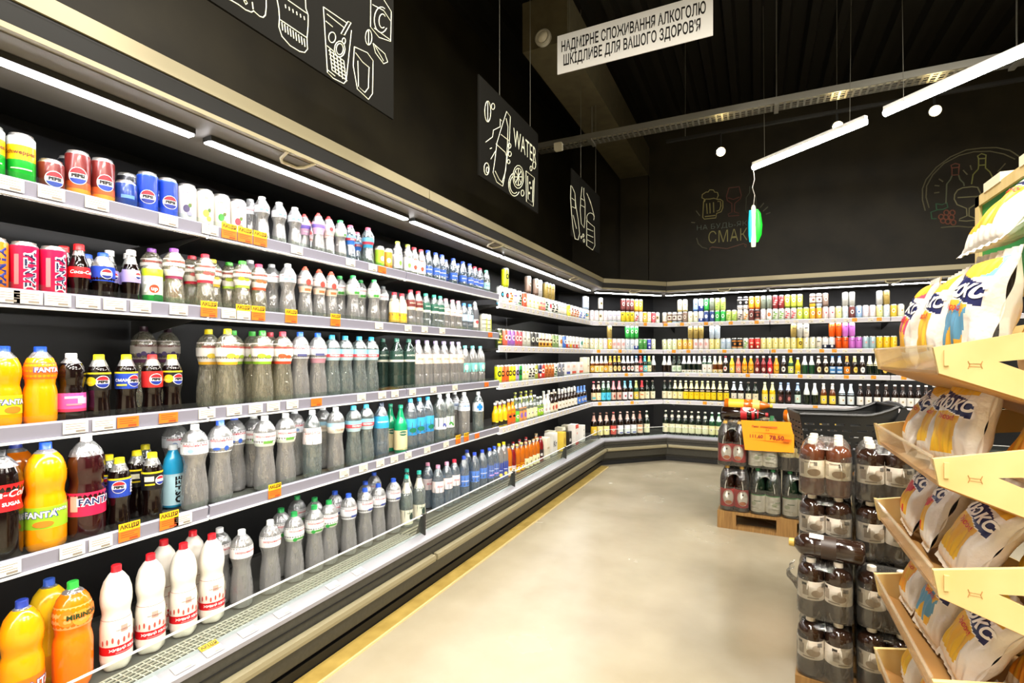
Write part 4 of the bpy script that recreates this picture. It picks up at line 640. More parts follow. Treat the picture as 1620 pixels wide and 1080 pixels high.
carton('r1', 'big white multipack carton with dark letters', .15, .1, .24, '#f0ede2', [('t', 'Kr', .09, .12, .0, '#1c1a18', .02)], name='beer_multipack'); carton('r2', 'yellow multipack carton', .09, .1, .22, '#e8c84a', [E_(.05, .08, .12, 0, '#c89a2c')], name='beer_multipack'); carton('r3', 'black and white multipack carton', .1, .1, .2, '#241f1c', [E_(.06, .04, .1, 0, '#e8e4dc')], name='beer_multipack'); carton('r4', 'white multipack carton with red top', .12, .1, .25, '#f4eee6', [('b', .119, .05, .225, 0, '#e04434'), ('b', .119, .045, .024, 0, '#d8303a'), E_(.03, .03, .14, 0, '#e88a5a')], name='beer_multipack'); carton('r5', 'narrow white carton with dark dots', .08, .09, .21, '#f2efe8', [E_(.02, .02, .15, -.01, '#2a2a2a'), ('b', .05, .006, .08, 0, '#3a3a3a')], name='beer_multipack'); carton('r6', 'cream carton with pale print', .1, .1, .23, '#efe6cc', [('b', .06, .02, .12, 0, '#c8b48a')], name='beer_multipack'); carton('r7', 'white multipack with red flame band', .16, .1, .17, '#f4efe6', [('b', .15, .03, .05, 0, '#e2482c'), ('t', 'БІЛЕ', .034, .12, 0, '#e8843a', .02)], name='beer_multipack'); carton('r8', 'white multipack with blue band', .13, .1, .17, '#f2f0ec', [('b', .12, .03, .05, 0, '#3448b4'), ('t', 'БІЛЕ', .03, .12, 0, '#e8843a', .02)], name='beer_multipack')
# ------------------------------------------------------------------ what stands on each shelf: kind : bearings of the pieces along the row (b, c, d = rows behind, ^ = stacked)
def ray(u):
    xc = (u - 810) / 808; t = R(TH)
    return -math.sin(t) + math.cos(t) * xc, math.cos(t) + math.sin(t) * xc
def LY(u, row, rw, base):
    d = ray(u); return (base - row * rw) / d[0] * d[1]
def CS(u, row):
    o = .2 + row * .07; a = Vector(Q0(o)); d = (Vector(Q1(o)) - a).normalized(); n = Vector((-d.y, d.x)); v = Vector(ray(u))
    return (v * (n.dot(a) / n.dot(v)) - a).dot(d)
def BX(u, row):
    d = ray(u); return (Y1 + .2 + row * .07) / d[1] * d[0]
near=dict(
A="sch:-12,33 pepMs:92 pepM:128,166 dk:118b,150b,205b bl3:196 pepB:232,265 wfv:298 wfy:325 wfg:352 wfr:378 dk:307b w05k:399b w05:416,443,468 w05p:484b,505 w05r:492c,521 w05g:540 w05b:555,567b w05bg:584 jg:601 jo:614 wl:630,646 wlr:656,667 bq:678,690,700,707b,718,726b,733,744 bqr:752,760 bqg:770",
B="fanO:1 fanP:36,82 cokeg:105b,125 peps:148b,165 lil:180b,193b,208 7up:243,262b fp:258b,278 fr:308b,327 fy:345b fg:362b,386 fk:412 w7k:400b,434b w7:458 sr:485,507,526 w7g:541b,561,574b,594 w7d:609b lem:625,637 mrn:651,663 grn:675,688,698 pnk:706,717,726 blu:735,744 shrp:752 wyc:766,772",
C="fa1:12 fa2:68 fdk:118 py:160 pyb:205 pr:248 py:275 mp:236d,272d FY:336b,365 FG:384b,396b,420 FR:433b,452 C15b:479 C15r:507 C15c:529,550,572,591 C15d:610b,631,650 C15v:664,678,692,705,718,728 C15t:738,750,762",
D="CC:10 FO:70 FOd:30b FM:138 Pb:190,172b Pk:217b,242,233c osh:275b D15:284c,310 D15b:350,380b D15g:400b,420,453 D15p:495 D15:470b D15l:532,514b D15c:560,580 D15n:604 Bj:634,620b D15s:650,664,677 D15f:697 D15h:710 D15x:722b,735 D15w:757",
E="FD:36 FYb:82b MI:117 KV:184,238,262b,290,308b,335 E15:350b,382 E15:427 E15g:447b,465,475c,497,500b,520 E15b:532b,551,577,580b,598,596c,622 gl:642,645b,662 Ep:678b,692,706 Er:718 Eb:733,740b,750 Eb:762")
far=dict(
A="s1:791 s2:799 s3:806 s4:812 s5:820 s6:828 s7:835,841,847 s8:853,858 s5:863 s9:868 s10:873,878 s11:883,888,892 s12:898 s13:903,908,912 s14:917,922 s1:926 s15:931 v1:800b^ b11:835b^,845b^ b33:853b^ b34:863b^,869b^,875b^ b29:926b^,932b^",
B="t1:789 t2:797 t3:803,809 t4:815,821 t5:828,834 t6:841,847 t7:853,858,864,869 t8:874,879 t9:885 t10:891 t11:897 t12:902 t11:907,912 t13:918 t14:923,928",
C="v1:789 v2:795,800 v3:804,810 v4:815 v5:820 s7:826,831 s10:836,841 v6:846 v7:852 v8:857 v9:862,867,872 s5:877 v10:882,888 r8:897 r7:908,919 r6:928",
D="n1:783,790,797 n2:786b,794b n3:804,810 n4:816 n5:822,828 n6:833,839,845 n7:850,855 n8:815c,824c,832c,840c n9:861,866 n10:872,878 n11:884,889,894,899,904,909 n11:860b,868b,876b,884b,892b,900b,908b n12:914,919,924",
E="q7:772,782 q6:792,800 q1:805 q2:812 q3:819,826 q5:820b,830b,840b q3:806b q2:797b q4:833,839,845,850 q5:856 r6:864 r1:878 r2:890 r3:899 r4:911 r5:925 r6:880b,895b,905b q4:856b")
corner=dict(
A="b1:943,949 s16:955 b1:961 b2:967,972,977 b3:983,989,995 b4:1000 b1:1006 b5:1012 b6:1018 b7:1024 s16:1032 s16:950^ b20:985^,990^ b30:996^ b5:1008^,1013^",
B="b6:941,947 d1:952 b1:958 b5:964 d5:971,978,984 b29:990,996 b13:1002 d2:1009,1015 d3:1022 d1:1030 b34:967^ b16:990^,997^,1003^",
C="g1:940 g2:946,953 g1:959 g3:965 g4:972,979 g5:986,993,1000 g6:1006 g7:1013 g8:1020 g9:1026 g10:1034",
D="k1:940 k2:947 k3:955,963 k4:971,980 k5:989,998 k6:1007 k7:1016 k8:1024,1033",
E="m1:945 m2:955,965 m3:976 m4:987,998,1008 m5:1018 m6:1029")
back=dict(
A="b8:1034 b9:1042 b10:1050,1059 b11:1068 b12:1076,1085 b13:1093 b14:1102,1110 b16:1118,1126 b17:1135,1144 b18:1154 b19:1163 b20:1172 b21:1181 b1:1191 b22:1199 b23:1208,1217 b24:1226,1236 b25:1247,1257 b26:1268,1279 b27:1290,1301 b28:1312 b29:1323 b30:1335 b15:1347 b1:1358,1368 b28:1380 b29:1392 b5:1404 b12:1416 b12:1077^,1086^ b15:1103^ b13:1111^ b16:1120^ b36:1128^ b17:1137^,1145^ b35:1173^,1182^ b26:1191^,1200^ b36:1210^,1219^ b31:1229^,1238^ b32:1248^,1258^,1268^ b9:1284^ b10:1295^ b11:1305^ b33:1340^,1350^ b33:1388^ b34:1398^",
B="d1:1034,1042,1051 d4:1059,1067,1075 d5:1083,1091,1099 b28:1108,1116 d8:1126,1135 d6:1144,1153 b23:1162 d7:1171,1181 b28:1191,1201,1211,1221,1231,1241 d9:1250 b6:1260,1269 d10:1279 d11:1289,1300 d12:1311,1322 d13:1334,1345 d14:1357,1369 d15:1381,1393 d15:1405 b34:1090^,1099^,1108^ d8:1126^,1136^ b34:1251^ b33:1268^ d10:1279^ d12:1311^,1322^ d13:1334^,1345^",
C="g10:1041,1051 g11:1060,1069 g12:1079,1087,1096,1104 g13:1112,1120 g14:1130,1139 g15:1148 h1:1158 h2:1168 h3:1178,1188 h4:1198,1208 h5:1218 h3:1228 h6:1240 h7:1251 h8:1262 h9:1273,1284 h10:1295,1306 h11:1317,1328 h12:1340 h13:1352 h14:1364 h15:1376,1387 h16:1400,1412,1424,1436,1448,1460,1472",
D="k8:1034,1044 k9:1055,1065 k10:1076,1086,1097,1107,1118,1128,1139,1149 k11:1161,1172 k8:1184,1195 k12:1210,1222 k13:1235,1247 k14:1262 k15:1276,1289 k16:1303,1317 k17:1332,1346 k18:1361,1374,1388,1402,1416,1429,1441,1453,1465,1477",
E="m6:1036,1047,1058,1069,1080,1091,1102 m7:1113,1124 m6:1135,1146,1157")
def parse(spec, nm, lv):
    out = []
    for tok in spec.split():
        k, us = tok.split(':')
        for u in us.split(','):
            up = u.endswith('^'); u = u.rstrip('^'); row = 0
            if u[-1] in 'bcd': row = 'abcd'.index(u[-1]); u = u[:-1]
            if up: row = 0
            u = float(u)
            if nm == 'near': s = LY(u, row, {'E': .1, 'D': .098, 'C': .095}.get(lv, .072), {'E': -2.05, 'D': -2.01}.get(lv, -1.995))
            elif nm == 'far': s = LY(u, row, .068, -2.03 if lv == 'E' else -1.995)
            elif nm == 'corner': s = CS(u, row)
            else: s = BX(u, row)
            out.append((s, row, k, int(up)))
    return out
INV = {(nm, lv): parse(spec, nm, lv) for nm, d in (('near', near), ('far', far), ('corner', corner), ('back', back)) for lv, spec in d.items()}
# ------------------------------------------------------------------ putting the goods on the shelves
ORD = 'first second third fourth fifth sixth seventh eighth ninth tenth eleventh twelfth thirteenth fourteenth fifteenth sixteenth'.split()
LVL = dict(A='top shelf', B='second shelf', C='third shelf', D='fourth shelf', E='bottom deck')
PLACE = dict(near='near left cooler', far='far left cooler', corner='corner cooler', back='back cooler')
PLACED = []
def put(k, x, y, z, rot, group=None):
    K = KIND[k]
    if K['parts'] is None:
        o = inst(K['name'], K['me'], None, (x, y, z), (0, 0, rot))
    else:
        o = bpy.data.objects.new(K['name'], None); COL.objects.link(o); o.empty_display_size = .03
        o.location = (x, y, z); o.rotation_euler = (0, 0, rot)
        for n, me in K['parts']: inst(n, me, o)
    o['category'] = K['cat']
    return o
def stock():
    for key, L in INV.items():
        nm, lv = key
        rows = {}
        for s, row, k, up in L: rows.setdefault((row, up), []).append([s, k])
        front = {}
        for (row, up), it in sorted(rows.items()):
            it.sort(key=lambda t: t[0])
            r = [KIND[k]['r'] for _, k in it]; pos = [s for s, _ in it]
            for _ in range(400):                      # nudge neighbours apart until none touch
                for i in range(len(it) - 1):
                    need = r[i] + r[i + 1] + .0045; gap = pos[i + 1] - pos[i]
                    if gap < need: e = (need - gap) / 2; pos[i] -= e; pos[i + 1] += e
            if nm == 'near' and row == 0:            # keep the row short of the next bay
                over = pos[-1] + r[-1] - 3.775
                if over > 0:
                    pos[-1] -= over
                    for i in range(len(it) - 2, -1, -1): pos[i] = min(pos[i], pos[i + 1] - r[i] - r[i + 1] - .0035)
            if nm in ('corner', 'far', 'back'):
                if nm == 'corner': lo, hi = .01, 1.13
                elif nm == 'far': lo, hi = 3.80, 6.43 if lv != 'E' else 6.38
                else: lo, hi = -1.185, 9
                if nm == 'far' and lv == 'E': lo = 3.785
                pos[0] = max(pos[0], lo + r[0])
                for i in range(1, len(pos)): pos[i] = max(pos[i], pos[i - 1] + r[i] + r[i - 1] + (.004 if lv == 'E' else .0022))
                if pos[-1] + r[-1] > hi:
                    pos[-1] = hi - r[-1]
                    for i in range(len(it) - 2, -1, -1): pos[i] = min(pos[i], pos[i + 1] - r[i] - r[i + 1] - .0022)
            for (s, k), p, rr in zip(it, pos, r):
                K = KIND[k]; sec1 = nm == 'near' or (nm == 'far' and False)
                z = (Z1 if nm == 'near' else Z2).get(lv, 0) + SHELF_T + .0005 if lv != 'E' else DECK_Z + .0005
                base = .168 + (.012 if lv != 'E' else .045)
                if nm != 'near': base = .168 + (.004 if lv != 'E' else .046)
                rw = {'E': .112, 'D': .108, 'C': .099}.get(lv, .078) if nm == 'near' else (.118 if nm == 'far' and lv == 'E' else .070)
                o_ = base + rr + row * rw + (0.012 if rr < .04 and nm == 'near' and lv in 'CD' and row == 0 else 0)
                if up:
                    # stands on the can below it in the front row
                    fp = front.get((0, 0), [])
                    j = min(range(len(fp)), key=lambda i: abs(fp[i][0] - p)); z += fp[j][1]; p = fp[j][0]
                    o_ = base + rr + .0005; fp.pop(j)
                if nm in ('near', 'far'):
                    x, y = X0 - o_, p; rot = R(90) - math.atan2(y, -x) * .45 if nm == 'near' else R(62)
                elif nm == 'corner':
                    a = Vector(Q0(o_)); d = (Vector(Q1(o_)) - a).normalized(); w = a + d * p; x, y = w; rot = R(30)
                else: x, y, rot = p, Y1 + o_, R(4)
                if K['cat'] != 'carton': rot += R(rnd.uniform(-14, 14))
                elif nm == 'far': rot = R(90)
                o = put(k, x, y, z, rot)
                PLACED.append([o, K['desc'], nm, lv, row, up, p])
                if not up: front.setdefault((row, up), []).append((p, K['h']))
    by = {}
    for it in PLACED: by.setdefault((it[1], it[2], it[3], it[4], it[5]), []).append(it)
    for (desc, nm, lv, row, up), its in by.items():
        its.sort(key=lambda t: t[6]); n = len(its)
        other = [k for k in by if k[:4] == (desc, nm, lv, row) and k != (desc, nm, lv, row, up)]
        anyrow = [k for k in by if k[:3] == (desc, nm, lv) and k != (desc, nm, lv, row, up)]
        for i, it in enumerate(its):
            o = it[0]; pre = desc
            if n > 1:
                pre = desc + ', ' + (('leftmost of pair' if i == 0 else 'rightmost of pair') if n == 2 else (ORD[i] + ' from left' if i < n - 1 else 'last to right'))
            where = ('stacked above others, ' if up else 'behind front row, ' if row == 1 else 'deep inside, ' if row > 1 else '') + LVL[lv] + ', ' + PLACE[nm]
            lab = pre + ', ' + where
            if len(lab.split()) > 16: lab = lab.replace(' and ', ' ')
            if len(lab.split()) > 16: lab = lab.replace('leftmost of pair', 'left one').replace('rightmost of pair', 'right one').replace('behind front row', 'behind').replace('stacked above others', 'stacked').replace(' from left', '').replace('last to right', 'last').replace('deep inside', 'behind')
            o['label'] = lab; assert 4 <= len(lab.split()) <= 16, lab
            o['group'] = '%s goods on the %s of the %s' % (o['category'], LVL[lv], PLACE[nm])
stock()
# ------------------------------------------------------------------ price tags on the rails
M_tagw = mat('#f1ead8', .5); M_tago = mat('#f5791f', .5); M_tagy = mat('#f8c21a', .5); M_ink = mat('#8d857a', .6)
def tag_mesh(w, h, mt, ink=None, lines=3):
    b = MB(); b.box(-w / 2, w / 2, 0, .0016, -h / 2, h / 2, mt)
    if ink:
        for i in range(lines): b.box(-w * .4, w * (.38 - .16 * (i % 2)), -.0004, 0, h * (.28 - .2 * i), h * (.28 - .2 * i) + h * .05, ink)
        b.box(w * .0, w * .38, -.0004, 0, -h * .42, -h * .24, ink)
    return b
def flat_text(b, s, size, x, z, mt, y=-.0008, bold=.03, sx=1.0):
    vf = text2d(s, size, bold, strip=0); b.add([(x + p[0] * sx, y, z + p[1]) for p in vf[0]], vf[1], mt)
ME_white = tag_mesh(.066, .036, M_tagw, M_ink).mesh('price_tag'); ME_small = tag_mesh(.05, .034, M_tagw, M_ink, 2).mesh('price_tag')
ME_orange = tag_mesh(.066, .036, M_tago, mat('#b3471a', .6)).mesh('price_card')
ME_gold = tag_mesh(.05, .042, mat('#f9a922', .5), mat('#c8701a', .6), 2).mesh('price_card')
_b = MB(); _b.box(-.033, .033, 0, .0016, -.013, .013, M_tagy); flat_text(_b, 'АКЦІЯ', .019, 0, 0, mat('#4a2c08', .6)); ME_akc = _b.mesh('promo_card')
SEGROT = dict(near=R(90), far=R(90), corner=R(45), back=0)
def tagpos(nm, lv, u, off):
    z = (Z1 if nm == 'near' else Z2)[lv] + .031
    if nm in ('near', 'far'): return (X0 - off, LY(u, 0, 0, X0 - off), z)
    if nm == 'corner':
        o = off; a = Vector(Q0(o)); d = (Vector(Q1(o)) - a).normalized(); n = Vector((-d.y, d.x)); v = Vector(ray(u)); p = v * (n.dot(a) / n.dot(v)); return (p.x, p.y, z)
    d = ray(u); return ((Y1 + off) / d[1] * d[0], Y1 + off, z)
def put_tag(nm, lv, u, kind, n, tot):
    p = tagpos(nm, lv, u, .1385); rot = (0, 0, SEGROT[nm]); where = LVL[lv] + ' rail, ' + PLACE[nm]
    nth = '' if tot == 1 else ', ' + (ORD[n] + ' from left' if n < tot - 1 else 'last to right')
    if kind == 'w': o = inst('price_tag', ME_white, None, p, rot); lab = 'white price tag' + nth + ', ' + where
    elif kind == 'o': o = inst('price_tag', ME_orange, None, p, rot); lab = 'plain orange price tag' + nth + ', ' + where
    elif kind == 'g': o = inst('price_tag', ME_gold, None, p, rot); lab = 'small golden price tag' + nth + ', ' + where
    else:
        o = bpy.data.objects.new('promotion_tag', None); COL.objects.link(o); o.location = p; o.rotation_euler = rot
        if kind == 'a': inst('price_card', ME_orange, o)
        else: inst('price_card', ME_white, o)
        inst('promo_card', ME_akc, o, (0, -.0005, .030)); lab = ('orange and yellow promotion tag' if kind == 'a' else 'white and yellow promotion tag') + nth + ', ' + where
    tag(o, lab, 'price tag', 'price tags on the shelf rails')
TAGS = {('near', 'A'): 'w:15,82,154,267,333,470,555,590 a:363,388,412 o:605', ('near', 'B'): 'w:8,45,92,140,182,223,283,363,600,646,672,700 a:331,409,461,531 y:385',
        ('near', 'C'): 'w:120,165,328,371,405,433,463,572,605,625,653,686,720 o:203,267,501,770', ('near', 'D'): 'w:10,115,160,290,545,575,602,624,646,676,706 a:205,268,435',
        ('far', 'B'): 'o:776', ('far', 'D'): 'a:725,738 o:755', ('back', 'A'): 'g:1053,1079,1117,1156,1197,1352,1391', ('back', 'B'): 'g:1066,1089,1146,1224,1250,1300,1320', ('back', 'C'): 'g:1183,1266,1339,1382,1430', ('back', 'D'): 'g:1115,1290',
        ('corner', 'A'): 'g:1021', ('corner', 'B'): 'g:947,981,1013', ('corner', 'C'): 'g:991,1015', ('corner', 'D'): 'g:949,1000'}
USED = {}
for (nm, lv), spec in TAGS.items():
    for tok in spec.split():
        k, us = tok.split(':'); us = [float(q) for q in us.split(',')]
        n2 = nm
        for i, u in enumerate(us):
            if nm == 'far' and u < 784: n2 = 'near'
            put_tag(n2, lv, u, k, i, len(us)); USED.setdefault((nm, lv), []).append(u)
# the far rails carry rows of small white tags that look alike
for nm, lo, hi, step in (('far', 792, 934, 0), ('corner', 945, 1026, 0), ('back', 1036, 1392, 0)):
    for lv in 'ABCD':
        p0 = Vector(tagpos(nm, lv, lo, .1385)); p1 = Vector(tagpos(nm, lv, hi, .1385)); L = (p1 - p0).length; n = int(L / (.125 if nm != 'corner' else .1))
        for i in range(n):
            p = p0 + (p1 - p0) * ((i + .5 + rnd.uniform(-.2, .2)) / n)
            if any((Vector(tagpos(nm, lv, u, .1385)) - p).length < .056 for u in USED.get((nm, lv), [])): continue
            if nm == 'back' and lv == 'D' and i > n * .45: continue
            o = inst('price_tag', ME_small, None, p, (0, 0, SEGROT[nm])); tag(o, 'one of the small plain white price tags, %s rail, %s' % (LVL[lv], PLACE[nm]), 'price tag', 'small white tags, %s rail of the %s' % (LVL[lv], PLACE[nm]))
# tags lying on the sloping front lip
for i, (y, k) in enumerate([(.98, 'w'), (1.09, 'w'), (1.2, 'y'), (1.34, 'w'), (1.5, 'w'), (1.78, 'w'), (1.95, 'w')]):
    o = inst('price_tag', ME_white if k == 'w' else None, None, (X0 + .016, y, .3375), (R(-69), 0, R(90)))
    if k == 'y': o.empty_display_size = .02; inst('price_card', ME_white, o, (0, 0, 0)); inst('promo_card', ME_akc, o, (0, 0, .026))
    tag(o, ('white price tag lying on the white front lip, %s from left' % ORD[i if i < 2 else i - 1]) if k == 'w' else 'yellow promotion tag lying on the white front lip', 'price tag', 'price tags on the shelf rails')
# ------------------------------------------------------------------ hanging boards with chalk drawings, wall drawings
WY = 8.05
M_board = mat('#100f0b', .9, 0, .12); M_chalk = mat('#e4e6cc', .8); M_wire = mat('#8a887c', .4, .6)
def onX(u, v, x):
    d = ray(u); t = x / d[0]; return (t * d[1], 1.4 + (563 - v) / 808 * t)
def onY(u, v, y):
    d = ray(u); t = y / d[1]; return (t * d[0], 1.4 + (563 - v) / 808 * t)
def lineart(b, polys, fn, sc, ox, oy, mt, w, plane):
    for p in polys:
        q = [fn(ox + x / sc, oy + y / sc, -1.6 if fn is onX else WY) for x, y in p]
        b.tube([(plane, a, z) if fn is onX else (a, plane, z) for a, z in q], w, mt, 5)
def ell(cx, cy, rx, ry, n=14, a0=0, a1=360): return [(cx + rx * math.cos(R(a0 + (a1 - a0) * i / n)), cy + ry * math.sin(R(a0 + (a1 - a0) * i / n))) for i in range(n + 1)]
def chalk_board(label, y0, y1, z0, z1, polys, sc, ox, oy, w, text=None):
    t = thing('hanging_sign', label, 'sign', (-1.6, (y0 + y1) / 2, z1)); loc = Vector(t.location)
    b = MB(); b.box(-1.61, -1.6, y0, y1, z0, z1, M_board); lineart(b, polys, onX, sc, ox, oy, M_chalk, w, -1.5995)
    if text:
        s, u0, u1, v0, v1 = text; (ya, za), (yb, zb) = onX(u0, v1, -1.6), onX(u1, v0, -1.6)
        vf = text2d(s, .1, -.004, strip=0); xs = [p[0] for p in vf[0]]; ys = [p[1] for p in vf[0]]; k = (yb - ya) / (max(xs) - min(xs)); k2 = .13 / (max(ys) - min(ys)); zc = onX((u0 + u1) / 2, (v0 + v1) / 2, -1.6)[1]
        b.add([(-1.598, (ya + yb) / 2 + p[0] * k, zc + p[1] * k2) for p in vf[0]], vf[1], M_chalk)
    b.v = [tuple(Vector(v) - loc) for v in b.v]; b.build('board', t)
    for y in (y0 + .3, y1 - .15):
        b = MB(); b.tube([(-.005, y - loc.y, 0), (-.005, y - loc.y, 4.95 - z1)], .0025, M_wire, 5); b.build('suspension_wire', t)
hat = lambda x0, y0, x1, y1, n, dx, dy: [[(x0 + (x1 - x0) * i / (n - 1), y0 + (y1 - y0) * i / (n - 1)), (x0 + (x1 - x0) * i / (n - 1) + dx, y0 + (y1 - y0) * i / (n - 1) + dy)] for i in range(n)]
P1_ = [[(60, -30), (130, 0), (200, 40), (260, 85), (310, 105), (330, 95), (380, 140), (410, 150), (430, 130), (437, 60), (436, -60)], [(245, 5), (262, 38), (276, 28), (262, 0), (245, 5)], [(318, 20), (325, 80)],
       [(520, -60), (530, 0), (545, 80), (550, 160), (545, 230), (570, 310), (640, 390), (720, 440), (765, 450), (790, 420), (785, 330), (795, 220), (795, 130), (775, 70), (770, -40)], [(550, 165), (780, 320)], [(620, 0), (785, 115)]] + hat(570, 190, 760, 330, 9, 8, 70) + hat(600, 40, 760, 140, 6, 4, 30) + \
      [[(925, 60), (960, 620), (1010, 670), (1100, 715), (1120, 690), (1165, 260)], [(925, 60), (1130, 200)], [(955, 120), (1100, 235)], [(1135, 185), (1162, 195), (1105, 300), (1075, 290), (1135, 185)], ell(1065, 420, 45, 68), ell(1065, 420, 30, 48), ell(1000, 320, 30, 45), ell(1100, 350, 14, 25)] + hat(970, 430, 1000, 600, 6, 130, 90) + hat(945, 180, 965, 600, 3, 60, 50) + hat(980, 420, 1100, 520, 5, 20, 180) + \
      [[(1190, 400), (1180, 560), (1215, 760), (1310, 850), (1345, 800), (1350, 520), (1300, 450), (1190, 400)], [(1220, 520), (1225, 740), (1280, 790), (1310, 750), (1315, 580)], [(1200, 450), (1260, 530), (1320, 580)], [(1350, 370), (1370, 450), (1440, 545), (1475, 530), (1450, 460), (1350, 370)], [(1365, 390), (1440, 520)], ell(1312, 320, 28, 65), [(1312, 260), (1312, 380)],
       [(1330, -20), (1328, 230), (1400, 320), (1500, 355), (1505, 100), (1430, -20)], ell(1420, 170, 60, 110, 14, 40, 300), ell(1430, 180, 30, 60, 12, 60, 320), [(1345, 40), (1440, 90), (1500, 180)], [(1360, 240), (1440, 300), (1495, 340)]]
P2_ = [ell(117, 210, 18, 62), [(117, 150), (117, 270)], ell(148, 180, 10, 18), [(228, 210), (250, 240), (245, 370), (240, 430), (225, 520), (215, 600), (205, 650), (170, 625), (148, 570), (160, 490), (170, 400), (190, 330), (215, 250), (228, 210)], [(195, 345), (240, 380)], [(165, 400), (220, 450), (226, 470)], [(105, 390), (145, 360), (150, 320), (190, 300), (190, 255), (200, 265)], ell(245, 412, 9, 14), ell(247, 460, 9, 14), ell(240, 505, 8, 12), [(225, 250), (236, 300), (232, 420), (222, 560), (200, 630)], [(160, 560), (185, 610), (205, 630)], [(135, 490), (165, 440)], [(130, 430), (140, 425)],
       ell(297, 595, 32, 68), ell(297, 595, 24, 52), ell(275, 640, 35, 68, 12, 40, 260), ell(275, 640, 27, 52, 12, 60, 240)] + [[(297, 595), (297 + 22 * math.cos(R(a)), 595 + 48 * math.sin(R(a)))] for a in range(0, 360, 45)] + [[(342, 560), (345, 740), (385, 770), (392, 600), (342, 560)], [(352, 590), (355, 725), (380, 745), (384, 615)], ell(365, 630, 3, 6, 6), ell(362, 690, 3, 6, 6), ell(372, 660, 3, 6, 6), ell(372, 545, 6, 14), ell(390, 527, 9, 21), ell(110, 548, 15, 36), ell(115, 555, 7, 18), ell(322, 690, 9, 18)]
P3_ = [[(607, 645), (605, 720), (612, 820), (620, 900), (632, 960), (650, 965), (658, 930), (650, 850), (635, 760), (630, 690), (612, 650)], [(612, 720), (632, 735), (634, 780), (614, 770)], [(620, 820), (640, 900)], [(672, 655), (665, 720), (662, 790), (668, 870), (685, 895), (690, 830), (690, 750), (682, 700), (683, 660)], [(664, 760), (690, 775)], [(664, 720), (688, 735)], [(700, 850), (700, 1000), (735, 1025), (748, 1000), (745, 890), (720, 870), (700, 850)], [(704, 900), (738, 915)], [(704, 935), (738, 950)], [(704, 965), (738, 985)], ell(722, 835, 22, 28, 10, 150, 390), [(700, 690), (722, 740), (745, 830), (730, 770), (705, 700)], ell(680, 940, 4, 10, 8), ell(684, 970, 4, 10, 8), ell(668, 950, 3, 7, 8)]
chalk_board('black hanging board with chalk tumblers, a bottle and a lemon wedge', 1.02, 2.0, 2.555, 3.2, P1_, 5.4, 340, 0, .0021)
chalk_board('black hanging board with WATER lettering and a hand-held bottle', 2.85, 3.83, 2.555, 3.2, P2_, 3.7236, 740, 120, .0030, ('WATER', 812, 848, 221, 246))
chalk_board('black hanging board with two chalk bottles and a mug, nearest corner', 4.66, 5.64, 2.555, 3.2, P3_, 3.7236, 740, 120, .0036)
WY = 8.05
def mural(label, groups, sc, ox, oy, texts=(), w=.0075):
    t = thing('wall_drawing', label, 'wall drawing', (onY(ox + 60, oy + 60, WY)[0], WY, 2.6)); loc = Vector(t.location)
    for nm, col, polys in groups:
        b = MB(); lineart(b, polys, onY, sc, ox, oy, mat(col, .8), w, WY - .001); b.v = [tuple(Vector(v) - loc) for v in b.v]; b.build(nm, t)
    for nm, s, col, x0, x1, y, hh in texts:
        a = onY(ox + x0 / sc, oy + y / sc, WY); e = onY(ox + x1 / sc, oy + y / sc, WY); vf = text2d(s, .1, -.012, strip=0); xs = [p[0] for p in vf[0]]; ys = [p[1] for p in vf[0]]
        k = (e[0] - a[0]) / (max(xs) - min(xs)); k2 = hh / (max(ys) - min(ys)); b = MB()
        b.add([((a[0] + e[0]) / 2 + (p[0] - (max(xs) + min(xs)) / 2) * k - loc.x, -.003, (a[1] + e[1]) / 2 + (p[1]) * k2 - loc.z) for p in vf[0]], vf[1], mat(col, .8)); b.build(nm, t)
mural('painted slogan with beer mug, wine glass and bottle on dark back wall', [
 ('beer_mug_outline', '#a89f66', [[(255, 385), (245, 570), (265, 590), (405, 575), (415, 520), (470, 500), (490, 450), (490, 370), (460, 350), (415, 350)], [(425, 375), (460, 375), (465, 430), (450, 480), (415, 495)], [(255, 385), (265, 345), (235, 330), (240, 290), (285, 260), (310, 260), (330, 232), (375, 235), (390, 260), (425, 265), (435, 300), (415, 345), (380, 335), (330, 345), (280, 345), (265, 380)], [(290, 400), (300, 525)], [(330, 395), (335, 520)], [(375, 385), (380, 510)], [(270, 560), (400, 545)]]),
 ('wine_glass_outline', '#6e4238', [[(565, 210), (690, 195), (715, 300), (700, 345), (650, 385), (635, 400), (630, 500), (685, 520), (690, 545), (560, 555), (555, 530), (600, 505), (600, 400), (545, 365), (535, 310), (565, 210)], [(555, 330), (620, 350), (690, 320)]]),
 ('bottle_outline', '#56584a', [[(820, 190), (815, 270), (775, 330), (770, 480), (790, 520)], [(855, 180), (860, 260), (895, 320), (900, 520)]]),
 ('rays', '#6e6c58', [[(165, 490), (210, 550)], [(105, 630), (150, 635)], [(945, 450), (990, 395)], [(980, 495), (1040, 440)], [(1015, 530), (1070, 510)], [(170, 820), (190, 890), (240, 935), (300, 950)], [(960, 745), (950, 800), (900, 860), (850, 880)]]),
 ('flourish', '#7c5848', [[(345, 955), (325, 965), (330, 945), (360, 930), (450, 940), (540, 950), (640, 920), (740, 890), (780, 905), (770, 935), (755, 910)]])],
 7.713, 1080, 270, [('slogan_line', 'НА БУДЬ-ЯКИЙ', '#6f7a70', 175, 945, 665, .11), ('slogan_word', 'СМАК', '#a29c62', 315, 790, 805, .18)])
